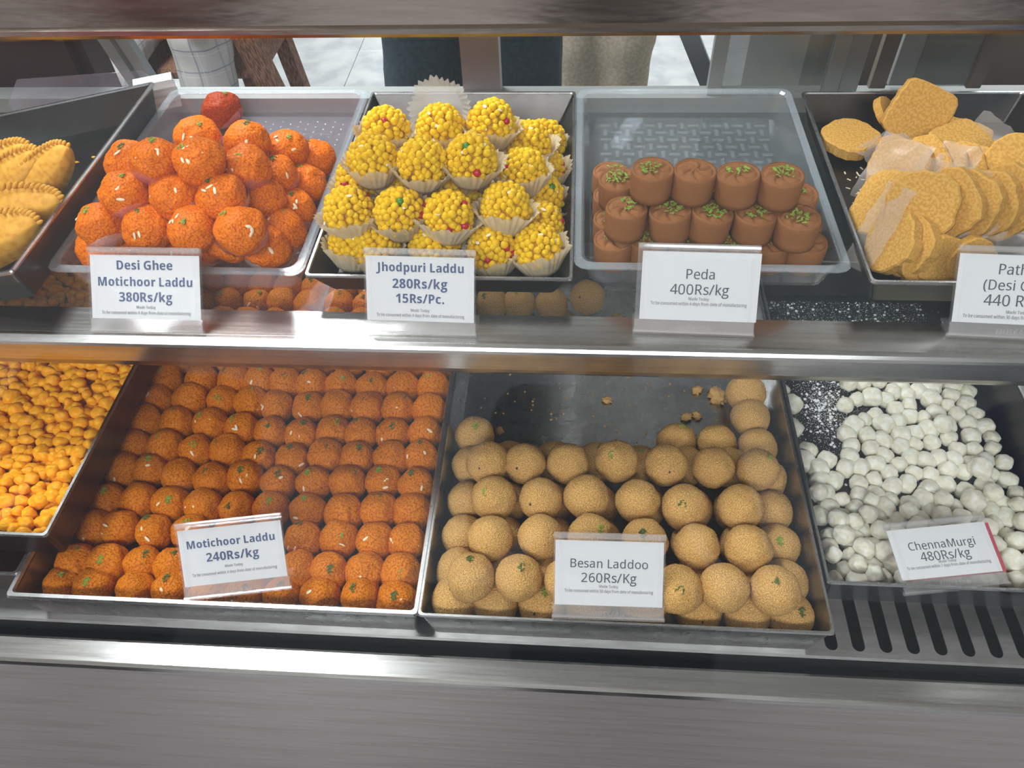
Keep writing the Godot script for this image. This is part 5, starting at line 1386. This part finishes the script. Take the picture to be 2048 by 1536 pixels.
func standing(label: String, at: Vector3, turn: float, trousers: Material, shirt: Material, knee: float, foot: float, thigh_r: float, hem_r: float):
	var o := thing("person", label, "person", at)
	o.rotation.y = turn
	var leg := []
	for s in [-1, 1]:
		leg.append([Vector3(s * 0.09, 0.93, 0), Vector3(s * knee, 0.50, 0.02), thigh_r * 1.12, thigh_r * 0.86])
		leg.append([Vector3(s * knee, 0.50, 0.02), Vector3(s * foot, 0.09, -0.01), thigh_r * 0.86, hem_r])
	leg.append([Vector3(-0.07, 0.97, 0), Vector3(0.07, 0.97, 0), 0.12, 0.12])
	part("trousers", flesh(leg, 0.015, 0.03, 0.012, 5), trousers, o)
	part("shirt", flesh([[Vector3(0, 1.02, 0), Vector3(0, 1.30, 0), 0.150, 0.155], [Vector3(-0.08, 1.02, 0), Vector3(0.08, 1.02, 0), 0.12, 0.12], [Vector3(-0.13, 1.40, 0), Vector3(0.13, 1.40, 0), 0.085, 0.085], [Vector3(-0.19, 1.42, 0), Vector3(-0.25, 1.16, 0.0), 0.066, 0.056], [Vector3(0.19, 1.42, 0), Vector3(0.25, 1.16, 0.0), 0.066, 0.056], [Vector3(0, 1.40, 0), Vector3(0, 1.47, 0), 0.08, 0.062]], 0.016, 0.05, 0.010, 6), shirt, o)
	var sk := []
	for s in [-1, 1]:
		sk.append([Vector3(s * 0.25, 1.18, 0.0), Vector3(s * 0.262, 1.12, 0.01), 0.046, 0.044])
		sk.append([Vector3(s * 0.262, 1.12, 0.01), Vector3(s * 0.14, 1.14, 0.24), 0.043, 0.029])
		sk.append_array(hand_bones(Vector3(s * 0.135, 1.14, 0.25), Vector3(-s * 0.4, 0.05, 0.9).normalized(), Vector3(0, 0.98, -0.05).normalized(), Vector3(-s * 0.9, 0, -0.4).normalized()))
	part("arms", flesh(sk, 0.008, 0.012), M.skin, o)
	var sh := []
	for s in [-1, 1]: sh.append([Vector3(s * foot, 0.045, -0.03), Vector3(s * (foot + 0.02), 0.035, 0.17), 0.045, 0.034])
	part("shoes", flesh(sh, 0.012, 0.02), M.hair, o)
	head(o, Vector3(0, 1.63, 0.01))

func build_people():
	standing("unseen person behind the camera in a dark shirt, added to darken the glass reflections", Vector3(0.10, 0, 0.46), PI, M.dark_cloth, M.dark_cloth, 0.10, 0.11, 0.09, 0.08)  # figure behind the camera, added to block sky reflections in the front glass
	standing("customer in a red shirt standing at the left in front of the counter", Vector3(-0.95, 0, 0.42), PI - 0.3, M.dark_cloth, M.red_cloth, 0.10, 0.11, 0.09, 0.08)
	standing("customer in a blue shirt standing at the right in front of the counter", Vector3(1.15, 0, 0.45), PI + 0.2, M.dark_cloth, M.blue_cloth, 0.10, 0.11, 0.09, 0.08)
	standing("person in dark teal trousers standing behind the centre post", Vector3(-0.215, 0, -1.60), 0.0, M.teal, M.teal, 0.122, 0.145, 0.086, 0.075)
	standing("person in loose khaki trousers standing right of the centre post", Vector3(0.066, 0, -2.30), 0.1, M.khaki, M.khaki, 0.075, 0.075, 0.105, 0.098)
	# seated person in checked trousers on a wooden chair
	var o := thing("person", "person in pale checked trousers seated at the left behind the counter", "person", Vector3(-1.13, 0, -2.30))
	var hipz := -0.12
	part("trousers", flesh([[Vector3(-0.02, 0.58, hipz), Vector3(0.06, 0.565, 0.16), 0.10, 0.082], [Vector3(0.06, 0.565, 0.16), Vector3(0.03, 0.24, 0.20), 0.080, 0.078], [Vector3(-0.16, 0.58, hipz), Vector3(-0.19, 0.55, 0.22), 0.10, 0.078], [Vector3(-0.19, 0.55, 0.22), Vector3(-0.14, 0.47, 0.26), 0.074, 0.066], [Vector3(-0.16, 0.62, hipz), Vector3(0.0, 0.62, hipz), 0.13, 0.13]], 0.014, 0.03, 0.016, 9), M.check, o)
	var sk := [[Vector3(-0.15, 0.48, 0.25), Vector3(-0.17, 0.10, 0.22), 0.050, 0.036], [Vector3(-0.17, 0.06, 0.20), Vector3(-0.18, 0.035, 0.40), 0.036, 0.028], [Vector3(0.03, 0.26, 0.20), Vector3(0.02, 0.08, 0.18), 0.046, 0.036], [Vector3(0.02, 0.06, 0.17), Vector3(0.03, 0.035, 0.36), 0.036, 0.028]]
	for s in [-1, 1]:
		var cx := -0.08
		sk.append([Vector3(cx + s * 0.25, 0.90, hipz + 0.04), Vector3(cx + s * 0.18, 0.72, hipz + 0.24), 0.040, 0.028])
		sk.append_array(hand_bones(Vector3(cx + s * 0.18, 0.715, hipz + 0.25), Vector3(0, -0.25, 0.97).normalized(), Vector3(-s, 0, 0), Vector3(0, -1, 0)))
	part("limbs", flesh(sk, 0.009, 0.014), M.skin, o)
	part("shirt", flesh([[Vector3(-0.08, 0.72, hipz), Vector3(-0.08, 1.00, hipz - 0.02), 0.15, 0.15], [Vector3(-0.21, 1.10, hipz - 0.02), Vector3(0.05, 1.10, hipz - 0.02), 0.085, 0.085], [Vector3(-0.28, 1.11, hipz - 0.01), Vector3(-0.33, 0.90, hipz + 0.04), 0.064, 0.054], [Vector3(0.12, 1.11, hipz - 0.01), Vector3(0.17, 0.90, hipz + 0.04), 0.064, 0.054], [Vector3(-0.08, 1.1, hipz - 0.02), Vector3(-0.08, 1.17, hipz - 0.02), 0.08, 0.062]], 0.016, 0.05, 0.010, 6), M.white, o)
	head(o, Vector3(-0.08, 1.33, hipz))
	var c := thing("wooden_chair", "worn brown wooden chair under the seated person", "chair", Vector3(-1.15, 0, -2.36))
	part("seat", box_mesh(Vector3(0.44, 0.03, 0.42), 0.008), M.wood, c, Vector3(0, 0.445, 0))
	for q in [[-1, -1], [-1, 1], [1, -1], [1, 1]]:
		var l := part("leg", box_mesh(Vector3(0.05, 0.46, 0.05), 0.006), M.wood, c, Vector3(q[0] * 0.19, 0.22, q[1] * 0.17))
		l.rotation_degrees = Vector3(-q[1] * 5.0, 0, q[0] * 5.0)
	var arm := part("arm_post", box_mesh(Vector3(0.065, 0.60, 0.045), 0.008), M.wood, c, Vector3(0.215, 0.52, 0.20))
	arm.rotation_degrees = Vector3(0, 0, 12)
	part("back_rest", box_mesh(Vector3(0.44, 0.32, 0.025), 0.006), M.wood, c, Vector3(0, 0.80, -0.2))
	for s in [-1, 1]: part("back_post", box_mesh(Vector3(0.04, 0.56, 0.035), 0.006), M.wood, c, Vector3(s * 0.2, 0.72, -0.215))
	var g := thing("grey_cloth", "grey checked cloth hanging beside the wooden chair", "cloth", Vector3(-0.88, 0.52, -2.30))
	part("drape", grid_surface(16, 10, func(u, v): return Vector3((u - 0.5) * 0.13 + 0.02 * v, -0.02 + v * 0.32, 0.015 * sin(u * 14.0) * (1.2 - v))), M.check, g)
